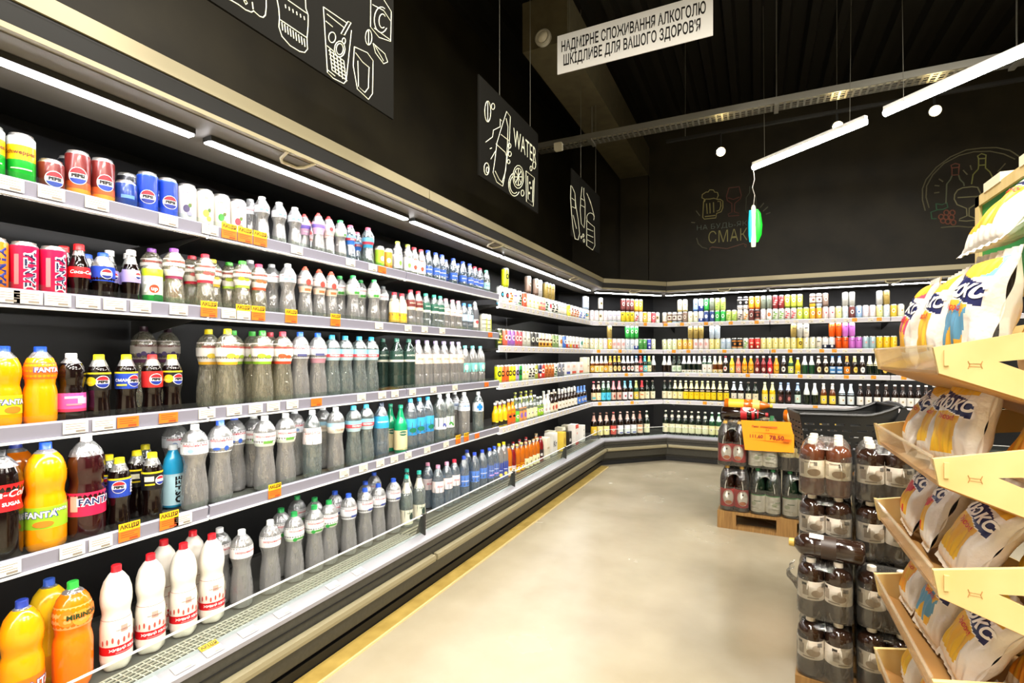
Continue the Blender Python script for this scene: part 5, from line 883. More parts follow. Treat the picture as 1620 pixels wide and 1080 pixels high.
mural('painted wine bottles, goblet and grapes in a circle on back wall', [
 ('ring', '#6f6a50', [[(160, 765), (130, 650), (130, 530), (170, 430), (280, 300), (430, 190), (600, 115), (760, 95), (920, 90), (1060, 120), (1170, 190)], [(200, 735), (168, 620), (175, 500), (240, 380), (360, 260), (520, 175), (680, 135), (850, 130), (1000, 160), (1120, 215)], [(325, 945), (420, 935), (510, 930), (620, 940), (720, 940)], [(305, 425), (350, 455)], [(260, 495), (310, 500)], [(255, 575), (310, 568)], [(565, 330), (610, 380)], [(640, 280), (655, 330)], [(1015, 260), (935, 350)]]),
 ('red_bottle_neck', '#7a4a3a', [[(445, 385), (445, 320), (435, 280), (480, 260), (525, 270), (520, 320), (515, 380), (445, 385)], [(440, 310), (520, 300)]]), ('bottle_outline', '#6c7058', [[(445, 390), (430, 430), (390, 480), (380, 690)], [(515, 385), (530, 430), (570, 470), (575, 500)]]),
 ('green_bottle_outline', '#8a8a4c', [[(730, 280), (730, 210), (720, 180), (760, 155), (810, 170), (805, 210), (803, 310), (850, 350), (875, 400), (870, 520)], [(730, 280), (725, 320), (670, 380), (655, 480)], [(730, 210), (805, 205)], [(730, 280), (800, 275)]]),
 ('goblet_outline', '#8a8662', [[(505, 545), (560, 520), (660, 508), (720, 515), (760, 600), (740, 670), (630, 740), (625, 820), (700, 850)], [(505, 545), (475, 590), (470, 640), (500, 700), (600, 740), (605, 820), (530, 850), (520, 870), (600, 875), (690, 865)], [(505, 625), (740, 610)]]),
 ('grapes', '#84503c', [ell(x, y, 27, 27, 10) for x, y in ((330, 830), (385, 785), (450, 785), (380, 835), (440, 835), (350, 870), (400, 880), (460, 890))]), ('vine_leaf', '#3f6a4c', [[(270, 690), (340, 700), (390, 680), (400, 730), (350, 750), (290, 755), (220, 780), (230, 850), (280, 850)], [(280, 750), (275, 690)]])],
 6.75, 1440, 220)
# the big white warning sign
t = thing('hanging_sign', 'long white hanging sign with black two-line alcohol warning', 'sign', (-.89, 4.0, 4.06))
b = MB(); b.box(-.606, .602, -.004, .004, -.318, 0, mat('#efece2', .5, emit=.25))  # faint glow put into the board's material, it is no lamp
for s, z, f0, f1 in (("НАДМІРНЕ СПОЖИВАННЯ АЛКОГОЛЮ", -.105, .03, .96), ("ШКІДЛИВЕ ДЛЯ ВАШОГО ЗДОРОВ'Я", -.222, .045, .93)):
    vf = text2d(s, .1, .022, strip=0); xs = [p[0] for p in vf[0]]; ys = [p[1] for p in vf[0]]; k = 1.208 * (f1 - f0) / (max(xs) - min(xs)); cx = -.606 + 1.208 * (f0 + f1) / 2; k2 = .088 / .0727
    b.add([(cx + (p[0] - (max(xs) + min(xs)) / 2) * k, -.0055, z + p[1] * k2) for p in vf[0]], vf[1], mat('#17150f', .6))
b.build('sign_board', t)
for x in (-.5, .5):
    b = MB(); b.tube([(x, 0, 0), (x, 0, .88)], .002, M_wire, 5); b.build('suspension_wire', t)
# ------------------------------------------------------------------ overhead tray, tubes, spots
t = thing('cable_tray', 'galvanised perforated cable tray hanging across the dark ceiling', 'cable tray', (.4, 5.5, 3.78))
b = MB(); b.box(-2.7, 2.9, -.09, -.086, 0, .06, M_galv); b.box(-2.7, 2.9, .086, .09, 0, .06, M_galv)
for y in (-.086, -.045, -.006, .04, .078): b.box(-2.7, 2.9, y, y + .012, 0, .003, M_galv)
x = -2.7
while x < 2.88: b.box(x, x + .018, -.086, .086, 0.0002, .0032, M_galv); x += .055
b.build('tray', t)
b = MB(); b.tube([(-2.7, .02, .02), (0, .0, .02), (2.9, .03, .02)], .014, mat('#3a3a34', .6), 6); b.tube([(-2.7, -.04, .016), (2.9, -.04, .016)], .01, mat('#bdb89c', .6), 6); b.build('cable', t)
for x in (-2.05, -.23, 1.5):
    b = MB(); b.tube([(x, 0, .0), (x, 0, 1.13)], .006, M_galv, 6); b.box(x - .02, x + .02, -.1, .1, -.02, -.001, M_galv); b.build('hanger_rod', t)
M_tube = mat('#fffaf2', .5, emit=TUBE_E); M_spot = mat('#ffdf9a', .5, emit=90); M_lampb = mat('#1c1b18', .4)
for i, (a, e) in enumerate((((-.03, 5.70), (.80, 4.975)), ((.905, 4.87), (1.72, 4.05)))):
    m = ((a[0] + e[0]) / 2, (a[1] + e[1]) / 2); ang = math.atan2(e[1] - a[1], e[0] - a[0]); L = math.hypot(e[0] - a[0], e[1] - a[1])
    t = thing('tube_light', ['bright hanging tube light, left one nearer the back wall', 'bright hanging tube light, right one cut by picture edge'][i], 'lamp', (m[0], m[1], 3.3), ang)
    b = MB(); b.tube([(-L / 2, 0, 0), (L / 2, 0, 0)], .026, M_tube, 10); b.build('tube', t)
    b = MB(); b.box(-L / 2, L / 2, -.02, .02, .02, .05, M_white); b.build('housing', t)
    for sx in (-.38, .38):
        b = MB(); b.tube([(sx * L, 0, .05), (sx * L * 1.04, 0, 1.56)], .0022, M_wire, 5); b.build('suspension_wire', t)
def spot(x, y, z, label, aim, lit=True):
    t = thing('spotlight', label, 'lamp', (x, y, z)); q = Vector(aim).normalized().to_track_quat('Z', 'Y').to_matrix().to_4x4()
    b = MB(); b.lathe([(.034, -.13), (.045, -.1), (.05, 0), (.05, .02), (.044, .02), (.04, .004)], 18, M_lampb if lit else mat('#8f8f8c', .4), M=q, capt=False); b.build('lamp_head', t)
    b = MB(); b.lathe([(.043, .006), (.02, .012)], 18, M_spot if lit else M_dark, M=q, capb=False); b.build('lens', t)
    b = MB(); b.tube([(0, 0, .045), (0, .02, .09), (0, .02, 3.749 - z if lit else .3)], .01, M_lampb, 6); b.build('bracket', t)
spot(-.343, 5.8, 3.55, 'lit spotlight beside the green glow stick, above the slogan', (.25, -1, -.42)); spot(.703, 5.8, 3.615, 'lit spotlight behind the left tube light', (.05, -1, -.42)); spot(1.45, 5.8, 3.61, 'lit spotlight below the right tube light', (-.15, -1, -.42)); spot(1.93, 5.26, 3.66, 'unlit grey spotlight head at the right picture edge', (-.5, -.6, -.9), False)
t = thing('lighting_track', 'black ceiling track carrying the spotlights', 'lamp track', (.7, 5.82, 3.75)); b = MB(); b.box(-1.6, 1.6, -.018, .018, 0, .03, M_lampb); b.build('rail', t)
for x in (-1.4, 0, 1.4):
    b = MB(); b.tube([(x, 0, .03), (x, 0, 1.16)], .003, M_wire, 5); b.build('suspension_wire', t)
t = thing('glow_stick', 'green glowing decoration hanging before the wall slogan', 'decoration', (-.03, 5.7, 2.5))
b = MB(); b.lathe([(.0, 0), (.02, .002), (.024, .06), (.02, .40), (.012, .42)], 12, mat('#e9f4d4', .4, emit=.8)); b.build('core', t)
b = MB(); b.lathe([(.022, .05), (.052, .12), (.06, .22), (.045, .34), (.02, .38)], 14, mat('#18c92c', .4, emit=.7), M=Matrix.Translation((.022, .02, 0)) @ Matrix.Scale(.55, 4, (0, 1, 0)), capb=False, capt=False); b.build('green_fin', t)
b = MB(); b.lathe([(.008, .05), (.016, .12), (.018, .25), (.01, .37)], 10, mat('#22c6d8', .4, emit=.7), M=Matrix.Translation((-.03, -.01, 0))); b.build('blue_fin', t)
b = MB(); b.tube([(0, 0, .42), (.012, 0, .52), (-.01, 0, .6), (.01, 0, .68), (0, 0, .78)], .004, mat('#b8b4a8', .5), 5); b.build('cord', t)
o = MB().box(-.045, .045, -.03, .03, -.045, .045, mat('#e8e2c8', .5), bev=.008).build('sensor_box', None, (-2.0, 5.38, 3.74)); tag(o, 'small cream sensor box at the left end of the cable tray', 'sensor')
t = thing('ceiling_speaker', 'round white loudspeaker on the front end of the ceiling beam', 'loudspeaker', (-1.72, 4.25, 4.24)); Mq = Matrix.Rotation(R(90), 4, 'X')
b = MB(); b.lathe([(.075, 0), (.075, .03), (.06, .04), (.05, .035), (0.01, .03)], 22, mat('#b9b6a8', .5), M=Mq, capt=False); b.build('ring', t)
b = MB(); b.lathe([(.05, .034), (.03, .05), (.004, .055)], 18, mat('#e6e2d2', .5), M=Mq, capb=False); b.build('dome', t)
# luminaires of the shop behind and beside the camera
for i, (x, y) in enumerate(CEIL_LAMPS):
    t = thing('ceiling_luminaire', 'long ceiling luminaire over the aisle, out of the picture', 'lamp', (x, y, 4.08), 0, 'ceiling luminaires over the aisles')
    b = MB(); b.box(-.14, .14, -.72, .72, 0, .05, M_white); b.build('housing', t)
    for sy in (-.6, .6):
        b = MB(); b.tube([(0, sy, .05), (0, sy, .85)], .003, M_wire, 5); b.build('suspension_wire', t)
# ------------------------------------------------------------------ shrink-wrapped packs on pallets
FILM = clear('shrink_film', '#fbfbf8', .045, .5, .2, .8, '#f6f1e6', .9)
M_crate = noisy('pallet_wood', '#7c5a32', '#a07a46', 5, .6, None, 8, .1, (14, 1, 1), .3)
LIQ.update(kb=mat('#2a1a12', .12, coat=.6), kr=mat('#5e3420', .14, coat=.6))
def film_mesh(nx, ny, r, h, hole):
    """shrink film pulled tight over nx by ny bottles, with the open arch at each short end"""
    W, D = nx * r, ny * r; b = MB()
    prof = [(1.0, .012), (1.012, .03), (1.012, .2), (1.0, .35), (1.008, .55), (1.0, .66), (.965, .76), (.90, .84), (.80, .91), (.70, .955), (.5, .965)]
    def ring(k, z):
        pts = []; w, d = W * k + .0015, D * k + .0015; c = min(r * .9, w * .95)
        for (cx, cy, a0) in ((w - c, d - c, 0), (-w + c, d - c, 90), (-w + c, -d + c, 180), (w - c, -d + c, 270)):
            for i in range(6): a = R(a0 + 90 * i / 5); pts.append((cx + c * math.cos(a), cy + c * math.sin(a), z))
        return pts
    rg = [ring(k, f * h) for k, f in prof]
    # extra points along the straight sides
    def fine(p):
        out = []
        for i in range(len(p)):
            a, e = Vector(p[i]), Vector(p[(i + 1) % len(p)]); n = max(1, int((e - a).length / .02))
            out += [a + (e - a) * (j / n) for j in range(n)]
        return out
    base = fine(rg[1]); n = len(base)
    allr = []
    for k, f in prof:
        kk = k / 1.012; allr.append([Vector((p.x * kk, p.y * kk, f * h)) for p in base])
    vs = [p for q in allr for p in q]; fs = []
    for l in range(len(prof) - 1):
        for i in range(n):
            j = (i + 1) % n; m = (allr[l][i] + allr[l + 1][j]) / 2
            if hole and abs(m.y) > D * .7 * min(1, prof[l][0]) and abs(m.x) < W * .62 and .5 * h < m.z < .84 * h and (m.x / (W * .62)) ** 2 + ((m.z - .5 * h) / (.34 * h)) ** 2 < 1: continue
            fs.append([l * n + i, l * n + j, (l + 1) * n + j, (l + 1) * n + i])
    b.add(vs, fs, FILM, True); b.add([tuple(p) for p in allr[-1]], [list(range(n))], FILM)
    for s in (-1, 1):      # rolled film edge round the arch
        pts = [(W * .62 * math.cos(R(a)), s * (D * 1.012 + .001 - max(0, (math.sin(R(a)) * .34 + .5) - .62) * .16), h * (.5 + .34 * math.sin(R(a)))) for a in range(0, 181, 15)]
        if hole: b.tube(pts, .0018, mat('#d8d2c4', .3), 5)
    return b.mesh('shrink_film', 50)
def pack_kind(key, desc, r, h, body, cap, lab, bands, prints, shape=P_bpet, hole=True):
    pr = shape(h, r); rf = rfun(pr); b = MB(); b.lathe(dense(pr), 18, LIQ[body] if body in ('br', 'dg') else (lambda z: LIQ[body] if z < .95 * h else PET)); me_b = b.mesh('bottle')
    b = MB(); n = pr[-1][0]; z0 = h - .016; b.lathe([(n + .004, z0 - .004), (n + .003, h - .002), (n + .001, h)], 12, mat(cap, .35)); me_c = b.mesh('cap')
    b = MB()
    for z0, z1, c in bands: b.lathe([(rf(z0 * h) + .0007, z0 * h), (rf((z0 + z1) * h / 2) + .0007, (z0 + z1) * h / 2), (rf(z1 * h) + .0007, z1 * h)], 22, mat(c, .45), capb=False, capt=False)
    do_prints(b, [tuple(p[:3]) + (p[3] * h,) + tuple(p[4:]) for p in prints], rf); me_l = b.mesh('label')
    KIND[key] = dict(r=r, h=h, desc=desc, me=(me_b, me_c, me_l), film=film_mesh(2, 3, r, h, hole))
ALLP = [('t', 'x')]
pack_kind('pk_red', 'red and white oval labels', .054, .362, 'br', '#c8a050', None, [(.10, .50, '#c2242a')], [E_(.09, .12, .31, 0, '#f2ece0'), E_(.084, .112, .31, 0, '#b8242a', .0002), E_(.078, .105, .31, 0, '#f4eee2', .0004), B_(.07, .02, .31, 0, '#4a4a4e'), E_(.05, .03, .2, 0, '#d87a4a', .0006), E_(.012, .016, .39, 0, '#4a3a30', .0002)])
pack_kind('pk_grn', 'white green-edged labels', .054, .362, 'dg', '#2f7a4a', None, [(.06, .42, '#eeeadc'), (.42, .44, '#3f9a4c')], [B_(.05, .008, .3, 20, '#8a9a7a'), E_(.04, .03, .24, -10, '#c8cfae'), B_(.06, .005, .15, 0, '#b8b49a')])
pack_kind('pk_amb', 'cream band labels', .054, .362, 'br', '#d8b84a', None, [(.3, .5, '#e8d8a0')], [B_(.05, .014, .42, 0, '#1c1a18')])
pack_kind('pk_kv', 'pale paper labels', .0475, .232, 'kb', '#ece6da', None, [(.32, .64, '#efe6d8')], [B_(.018, .012, .58, -40, '#2a241e'), B_(.022, .04, .48, -34, '#b0a292'), E_(.05, .03, .44, 22, '#b09a80'), E_(.03, .024, .52, 34, '#c8b8a4'), B_(.04, .004, .36, 0, '#9a8c7c')] + [B_(.0016, .016, .58, 40 + i * 3.2, '#1c1814') for i in range(7)], P_squat)
pack_kind('pk_kr', 'cream paper labels, lighter brew', .0475, .232, 'kr', '#efe8d8', None, [(.32, .64, '#f2e6cc')], [B_(.02, .05, .48, -40, '#bcae98'), E_(.05, .03, .42, 20, '#a88a64'), B_(.04, .004, .6, 0, '#9a8c7c')] + [B_(.0016, .016, .58, 20 + i * 3.2, '#1c1814') for i in range(5)], P_squat)
def six_pack(k, M, label, group):
    K = KIND[k]; t = thing('beverage_pack', label, 'bottle pack', M.translation, M.to_euler().z, group); mb, mc, ml = K['me']
    for ix in (-.5, .5):
        for iy in (-1, 0, 1):
            o = inst('bottle', mb, t, (ix * 2 * K['r'], iy * 2 * K['r'], 0), (0, 0, R(rnd.uniform(-25, 25)))); inst('cap', mc, o); inst('label', ml, o)
    inst('shrink_film', K['film'], t)
    return t
def pallet(label, M, w, d, h):
    t = thing('pallet', label, 'pallet', M.translation, M.to_euler().z); z = h
    b = MB()
    for i in range(7): x = i * (d - .1) / 6; b.box(0, w, x, x + .1, z - .022, z, M_crate)
    b.build('deck_boards', t)
    for x in (0, w / 2 - .07, w - .14):
        for y in (0, d / 2 - .05, d - .1):
            b = MB(); b.box(x, x + .14, y, y + .1, .022, z - .022, noisy('block_wood_%d' % len(bpy.data.materials), '#b08038', '#d0a050', 30, .6, None, 6, .1)) if False else b.box(x, x + .14, y, y + .1, .022, z - .022, M_crate); b.build('block', t)
    b = MB()
    for y in (0, d / 2 - .05, d - .1): b.box(0, w, y, y + .1, 0, .022, M_crate)
    b.build('bottom_boards', t); return t
TR = lambda x, y, z: Matrix.Translation((x, y, z))
MF = TR(-.291, 4.5, 0) @ Matrix.Rotation(R(-2.5), 4, 'Z'); MN = TR(.140, 2.358, 0) @ Matrix.Rotation(R(-7), 4, 'Z')
pallet('wooden pallet under the red and green labelled beer packs', MF, 1.0, .8, .140)
pallet('low wooden pallet under the dark kvass packs, beside chip stand', MN, .8, 1.2, .113)
R3 = dict(pk_red='red', pk_grn='green', pk_amb='cream')
for L in range(2):
    for row in range(2):
        for c, k in enumerate(['pk_red', 'pk_grn', 'pk_amb' if L else 'pk_grn', 'pk_amb']):
            lab = 'wrapped beer six-pack, %s, %s layer, %s row, %s column of far pallet' % (KIND[k]['desc'].split(' labels')[0], ['lower', 'upper'][L], ['front', 'rear'][row], ORD[c])
            six_pack(k, MF @ TR(.115 + c * .226 + (.012 if L else .03) - .02, .172 + row * .335 + .01 * L, .1405 + L * .363), lab, 'beer packs on the far pallet')
def near_pack(col, v, L, k='pk_kv', setb=0):
    dz = .1135 + L * .2325
    lab = 'wrapped pack of dark bottles, %s layer, %s stack from left, %s row of near pallet' % (ORD[L], ORD[col], ORD[min(5, int(v / .28))])
    return six_pack(k, MN @ TR(.1 + col * .205 + setb * 0, .146 + v, dz), lab, 'dark bottle packs on the near pallet')
for L in (0, 1):
    for c in (0, 1, 2):
        for j, v in enumerate((0, .297, .594, .891)):
            if c == 2 and j > 1: continue
            o = near_pack(c, v + (.012 if L else 0) + (.03 if c else 0), L)
            if c == 0 and j == 0 and L == 1:
                b = MB(); rr = random.Random(4); P = []
                for i in range(9):
                    for q in range(7): P.append((-.105 - .022 * math.sin(q * .9) * (1 + .3 * rr.random()) - .01 * rr.random(), -.05 + i * .012 - .05 + .006 * rr.random(), .17 - q * .02 + .012 * rr.random()))
                b.add(P, [[i * 7 + q, i * 7 + q + 1, i * 7 + q + 8, i * 7 + q + 7] for i in range(8) for q in range(6)], FILM, True); b.build('loose_film', o)
for c in (0, 1, 2):
    for j, v in enumerate((.135, .432, .729)):
        if c == 2 and j: continue
        near_pack(c, v, 2)
for c in (0, 1): near_pack(c, .14, 3, 'pk_kr' if c == 0 else 'pk_kv')
near_pack(2, .15, 3)
def lying(name, label, M, h, r, body, cap, bands, prints, shape=P_bpet):
    t = thing(name, label, 'bottle', M.translation); t.matrix_world = M @ Matrix.Rotation(R(90), 4, 'Y')
    pr = shape(h, r); rf = rfun(pr); b = MB(); b.lathe(dense(pr), 22, LIQ[body]); b.build('bottle_body', t)
    b = MB(); n = pr[-1][0]; b.lathe([(n + .004, h - .02), (n + .003, h - .002), (n + .001, h)], 12, mat(cap, .35)); b.build('cap', t)
    b = MB()
    for z0, z1, c in bands: b.lathe([(rf((z0 + (z1 - z0) * i / 3) * h) + .0008, (z0 + (z1 - z0) * i / 3) * h) for i in range(4)], 26, mat(c, .4), capb=False, capt=False)
    do_prints(b, [tuple(p[:3]) + (p[3] * h,) + tuple(p[4:]) for p in prints], rf); b.build('label', t); return t
ZT = .1405 + 2 * .363 + .001
lying('beer_bottle', 'amber beer bottle with yellow label lying on the far pallet', TR(-.25, 4.748, ZT + .054 + .066) @ Matrix.Rotation(R(-4), 4, 'Z'), .37, .05, 'ao', '#e8c83c', [(.1, .42, '#f0c838'), (.6, .74, '#f0d068')], [B_(.03, .04, .2 + .06 * i, -90, '#5a3010') for i in range(4)])
lying('beer_bottle', 'brown beer bottle with red oval label lying above red packs', TR(-.265, 4.66, ZT + .054) @ Matrix.Rotation(R(-3), 4, 'Z'), .35, .054, 'br', '#b8242a', [(.42, .80, '#b82028')], [E_(.075, .10, .6, -62, '#f4efe4'), E_(.05, .05, .56, -62, '#d8cfc0'), E_(.03, .03, .64, -52, '#cf3a34')])
lying('beer_bottle', 'amber beer bottle with gold cap lying behind orange price sign', TR(.20, 4.70, ZT + .05) @ Matrix.Rotation(R(-14), 4, 'Z'), .35, .05, 'ao', '#e0b23c', [(.1, .5, '#f0e6c8')], [E_(.05, .06, .3, -70, '#c8a868')])
lying('kvass_bottle', 'dark bottle with white tag lying between near pack layers', MN @ TR(.235, .068, .1135 + .465 + .0465) @ Matrix.Rotation(R(180), 4, 'Z'), .262, .046, 'kb', '#c8a850', [(.36, .56, '#3a2a20')], [B_(.03, .05, .46, -60, '#d8cdbb'), B_(.04, .05, .62, -100, '#efe6d8')], P_squat)
# orange price placard
t = thing('price_placard', 'bright orange price placard with 78,50 on the far pallet', 'price sign', (-.085, 4.462, .655)); M_or = mat('#fb9a16', .45); M_rb = mat('#8a2a12', .6)
b = MB(); n = 10; vs = []
for i in range(n + 1):
    x = .345 * i / n; yy = .02 * (x / .345) ** 2 * 1.4
    for z in (0, .235): vs += [(x + (0 if z == 0 else -.028) * (1 - i / n), yy, z - .012 * i / n * 0), (x + (0 if z == 0 else -.028) * (1 - i / n), yy + .002, z)]
fs = []
for i in range(n):
    q = i * 4; fs += [[q, q + 4, q + 6, q + 2], [q + 1, q + 3, q + 7, q + 5], [q, q + 1, q + 5, q + 4], [q + 2, q + 6, q + 7, q + 3]]
b.add(vs, fs, M_or)
flat_text(b, '111,60', .036, .08, .112, M_rb, -.002, .03); flat_text(b, '78,50', .045, .225, .108, M_rb, .004, .035); flat_text(b, 'Пиво', .02, .075, .19, M_rb, -.002, .03); flat_text(b, '2 л', .018, .16, .166, M_rb, .0, .02)
b.box(.11, .23, -.001, .002, .186, .196, mat('#c8641a', .6)); b.box(.01, .33, .001, .006, .142, .144, mat('#d87a14', .6)); b.box(.01, .33, .001, .006, .082, .084, mat('#d87a14', .6)); b.box(.145, .147, -.001, .004, .083, .143, mat('#d87a14', .6))
for i in range(3): b.box(.27, .33 - .01 * i, .006, .016, .1 - .012 * i, .103 - .012 * i, mat('#d86a1a', .6))
b.build('placard', t)
# ------------------------------------------------------------------ black shopping basket on the packs
def basket():
    M = TR(.215, 3.2, .1135 + 3 * .2325) @ Matrix.Rotation(R(10), 4, 'Z'); t = thing('shopping_basket', 'black plastic shopping basket with slotted sides on dark packs', 'basket', M.translation, R(10)); mt = mat('#191a1a', .35)
    W, D, Hh = .46, .28, .27; b = MB()
    def wall(p0, p1, q0, q1, n, m, slots, rise0=0, rise1=0):
        """p bottom line, q top line; horizontal slots staggered like bricks"""
        P0, P1, Q0_, Q1_ = map(Vector, (p0, p1, q0, q1)); nx, nz = n * 6, m * 3
        nrm = (P1 - P0).cross(Q0_ - P0).normalized() * .003
        pt_ = lambda i, j: (P0 + (P1 - P0) * (i / nx)) * (1 - j / nz) + (Q0_ + (Q1_ - Q0_) * (i / nx)) * (j / nz)
        vs = []; 
        for j in range(nz + 1):
            for i in range(nx + 1): p = pt_(i, j); vs += [p - nrm, p + nrm]
        idx = lambda i, j, s: (j * (nx + 1) + i) * 2 + s
        solid = lambda i, j: not (0 <= i < nx and 0 <= j < nz) or not (slots and j % 3 == 1 and ((i + (3 if (j // 3) % 2 else 0)) % 6) not in (0, 5) and 1 < j < nz - 3)
        fs = []
        for j in range(nz):
            for i in range(nx):
                if not solid(i, j): continue
                a, c, d, e = (i, j), (i + 1, j), (i + 1, j + 1), (i, j + 1)
                fs.append([idx(*q, 1) for q in (a, c, d, e)]); fs.append([idx(*q, 0) for q in (e, d, c, a)])
                for (u, v), (di, dj) in (((a, c), (0, -1)), ((c, d), (1, 0)), ((d, e), (0, 1)), ((e, a), (-1, 0))):
                    ii, jj = i + di, j + dj
                    if not (0 <= ii < nx and 0 <= jj < nz) or not solid(ii, jj): fs.append([idx(*u, 0), idx(*v, 0), idx(*v, 1), idx(*u, 1)])
        b.add(vs, fs, mt)
    k = .055; B = [(k, k, .004), (W - k, k, .004), (W - k, D - k * .7, .004), (k, D - k * .7, .004)]; Tp = [(0, 0, Hh), (W, 0, Hh), (W, D, Hh), (0, D, Hh)]
    for i in range(4): j = (i + 1) % 4; wall(B[i], B[j], Tp[i], Tp[j], 6 if i % 2 == 0 else 4, 8, True)
    b.box(k, W - k, k, D - k * .7, 0, .006, mt); b.build('bin', t)
    b = MB(); pts = []
    n = 40; per = [(0, 0), (W, 0), (W, D), (0, D)]
    for e in range(4):
        (xa, ya), (xb, yb) = per[e], per[(e + 1) % 4]
        for i in range(12):
            s = i / 12; x, y = xa + (xb - xa) * s, ya + (yb - ya) * s
            pts.append((x, y, Hh + .002 + .05 * max(0, (x - W * .68) / (W * .32)) ** 1.5))
    b.tube(pts, .009, mt, 8, True); b.build('rim', t)
    b = MB(); lip = [(x, y, z) for x, y, z in pts if x > W * .66]
    for x, y, z in []: pass
    nn = 8; vs = []; fs = []
    for (y) in (0, D):
        o = len(vs)
        for i in range(nn + 1):
            x = W * .68 + W * .32 * i / nn; z = Hh + .05 * (i / nn) ** 1.5
            vs += [(x, y - .002, Hh - .01), (x, y - .002, z), (x, y + .002, Hh - .01), (x, y + .002, z)]
        for i in range(nn): q = o + 4 * i; fs += [[q, q + 4, q + 5, q + 1], [q + 2, q + 3, q + 7, q + 6]]
    vs2 = [(W - .002, 0, Hh - .01), (W - .002, D, Hh - .01), (W - .002, D, Hh + .05), (W - .002, 0, Hh + .05)]; b.add(vs, fs, mt); b.add(vs2, [[0, 1, 2, 3]], mt); b.build('raised_end', t)
    for s, nm in ((-.014, 'handle'), ):
        b = MB(); vs = []; path = [(W * .70, s, -.0 + .02), (W * .76, s - .004, .08), (W * .85, s - .006, .17), (W * .97, s - .004, .27), (W * 1.02, s, .315)]
        for x, y, z in path: vs += [(x, y - .005, z), (x + .07, y - .005, z - .015), (x + .07, y + .005, z - .015), (x, y + .005, z)]
        fs = [[0, 1, 2, 3], [16, 19, 18, 17]]
        for i in range(4): q = 4 * i; fs += [[q + a, q + (a + 1) % 4, q + 4 + (a + 1) % 4, q + 4 + a] for a in range(4)]
        b.add(vs, fs, mt); b.tube([(W * 1.05, s, .31), (W * 1.06, D * .3, .33), (W * 1.06, D * .7, .33), (W * 1.05, D + .014, .31)], .011, mt, 8); b.build(nm, t)
basket()
# ------------------------------------------------------------------ plywood stand of chips
M_ply = noisy('pale_plywood', '#d3b878', '#dec68c', 7, .5, None, 8, .05, (1, 6, 1), .3); M_plyd = mat('#b98a4e', .6)
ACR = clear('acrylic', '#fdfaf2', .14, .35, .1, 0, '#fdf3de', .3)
YA, YB, XF = 1.42, 2.05, .352
def stand():
    t = thing('snack_display_stand', 'pale plywood tiered display stand full of chip bags', 'display stand', (XF, YA, 0)); loc = Vector(t.location)
    def bd(b, n, par=None): b.v = [tuple(Vector(v) - loc) for v in b.v]; return b.build(n, par or t)
    zt = 1.419
    for k in range(6):
        z = zt - .2462 * k
        if z < .1: break
        poly = [(XF, z), (XF + .010, z - .057), (.80, z - .219), (.80, z - .183), (.461, z - .031), (.80, z + .010), (.80, z + .09)]
        for y0, y1 in ((YA, YA + .012), (YB - .012, YB)):
            b = MB(); b.prism(poly, y0, y1, M_ply)
            if y0 == YA:
                for s in (-1, 1):
                    b.tube([(.4235 + s * .012, YA - .0005, z - .030), (.4235 + s * .009, YA - .0005, z - .038), (.4235 + s * .012, YA - .0005, z - .046)], .0009, M_plyd, 4)
                b.tube([(.4125, YA - .0005, z - .035), (.4345, YA - .0005, z - .036)], .0007, M_plyd, 4); b.tube([(.4125, YA - .0005, z - .041), (.4345, YA - .0005, z - .042)], .0007, M_plyd, 4)
                b.box(XF + .018, XF + .027, YA - .004, YA, z - .040, z - .006, M_ply)
            bd(b, 'side_panel')
        b = MB(); b.prism([(XF + .012, z - .052), (XF + .012, z - .062), (.80, z - .224), (.80, z - .214)], YA + .012, YB - .012, M_plyd); tr = bd(b, 'tray_board')
        b = MB(); b.prism([(XF - .002, z + .002), (XF + .002, z + .002), (XF + .014, z - .058), (XF + .010, z - .058)], YA + .012, YB - .012, ACR); g = bd(b, 'acrylic_lip'); g['label'] = 'clear acrylic front lip'
        b = MB(); b.prism([(XF - .004, z + .001), (XF + .003, z + .001), (XF + .003, z + .006), (XF - .004, z + .006)], YA + .012, YB - .012, ACR); b.prism([(XF - .004, z + .006), (XF + .004, z + .006), (XF + .018, z - .062), (XF + .008, z - .062)], YB - .03, YB - .012, M_ply); bd(b, 'lip_edge', g)
    b = MB(); b.box(.80, .815, YA, YB, 0, 1.66, M_ply); bd(b, 'back_board')
    b = MB(); b.box(.40, .80, YA, YA + .012, 0, .07, M_ply); b.box(.40, .80, YB - .012, YB, 0, .07, M_ply); b.box(.40, .412, YA, YB, 0, .07, M_ply); bd(b, 'plinth')
    x = .60; z0, z1 = 1.55, 1.872; e = .03
    b = MB(); b.box(x - .01, x + .01, YB - .07 - e, YB - .07, z0, z1, M_ply); b.box(x - .01, x + .01, YA - .1, YA - .1 + e, z0, z1, M_ply); b.box(x - .01, x + .01, YA - .1, YB - .07, z1 - e, z1, M_ply); b.box(x - .01, x + .01, YA - .1, YB - .07, z0, z0 + e, M_ply); b.box(x + .01, .80, YA + .2, YA + .24, z0, z0 + .02, M_ply); f = bd(b, 'header_frame')
    b = MB(); b.box(x - .002, x + .004, YA - .08, YB - .09, z0 + .02, z1 - .02, mat('#1f8a34', .5)); c = bd(b, 'header_card', f); c['label'] = 'green header card'
    for y in (1.58, 1.80):
        b = MB(); b.box(x - .012, x + .03, y, y + .11, z1 - .004, z1 + .022, mat('#efe4c4', .5)); bd(b, 'card_holder', f)
stand()
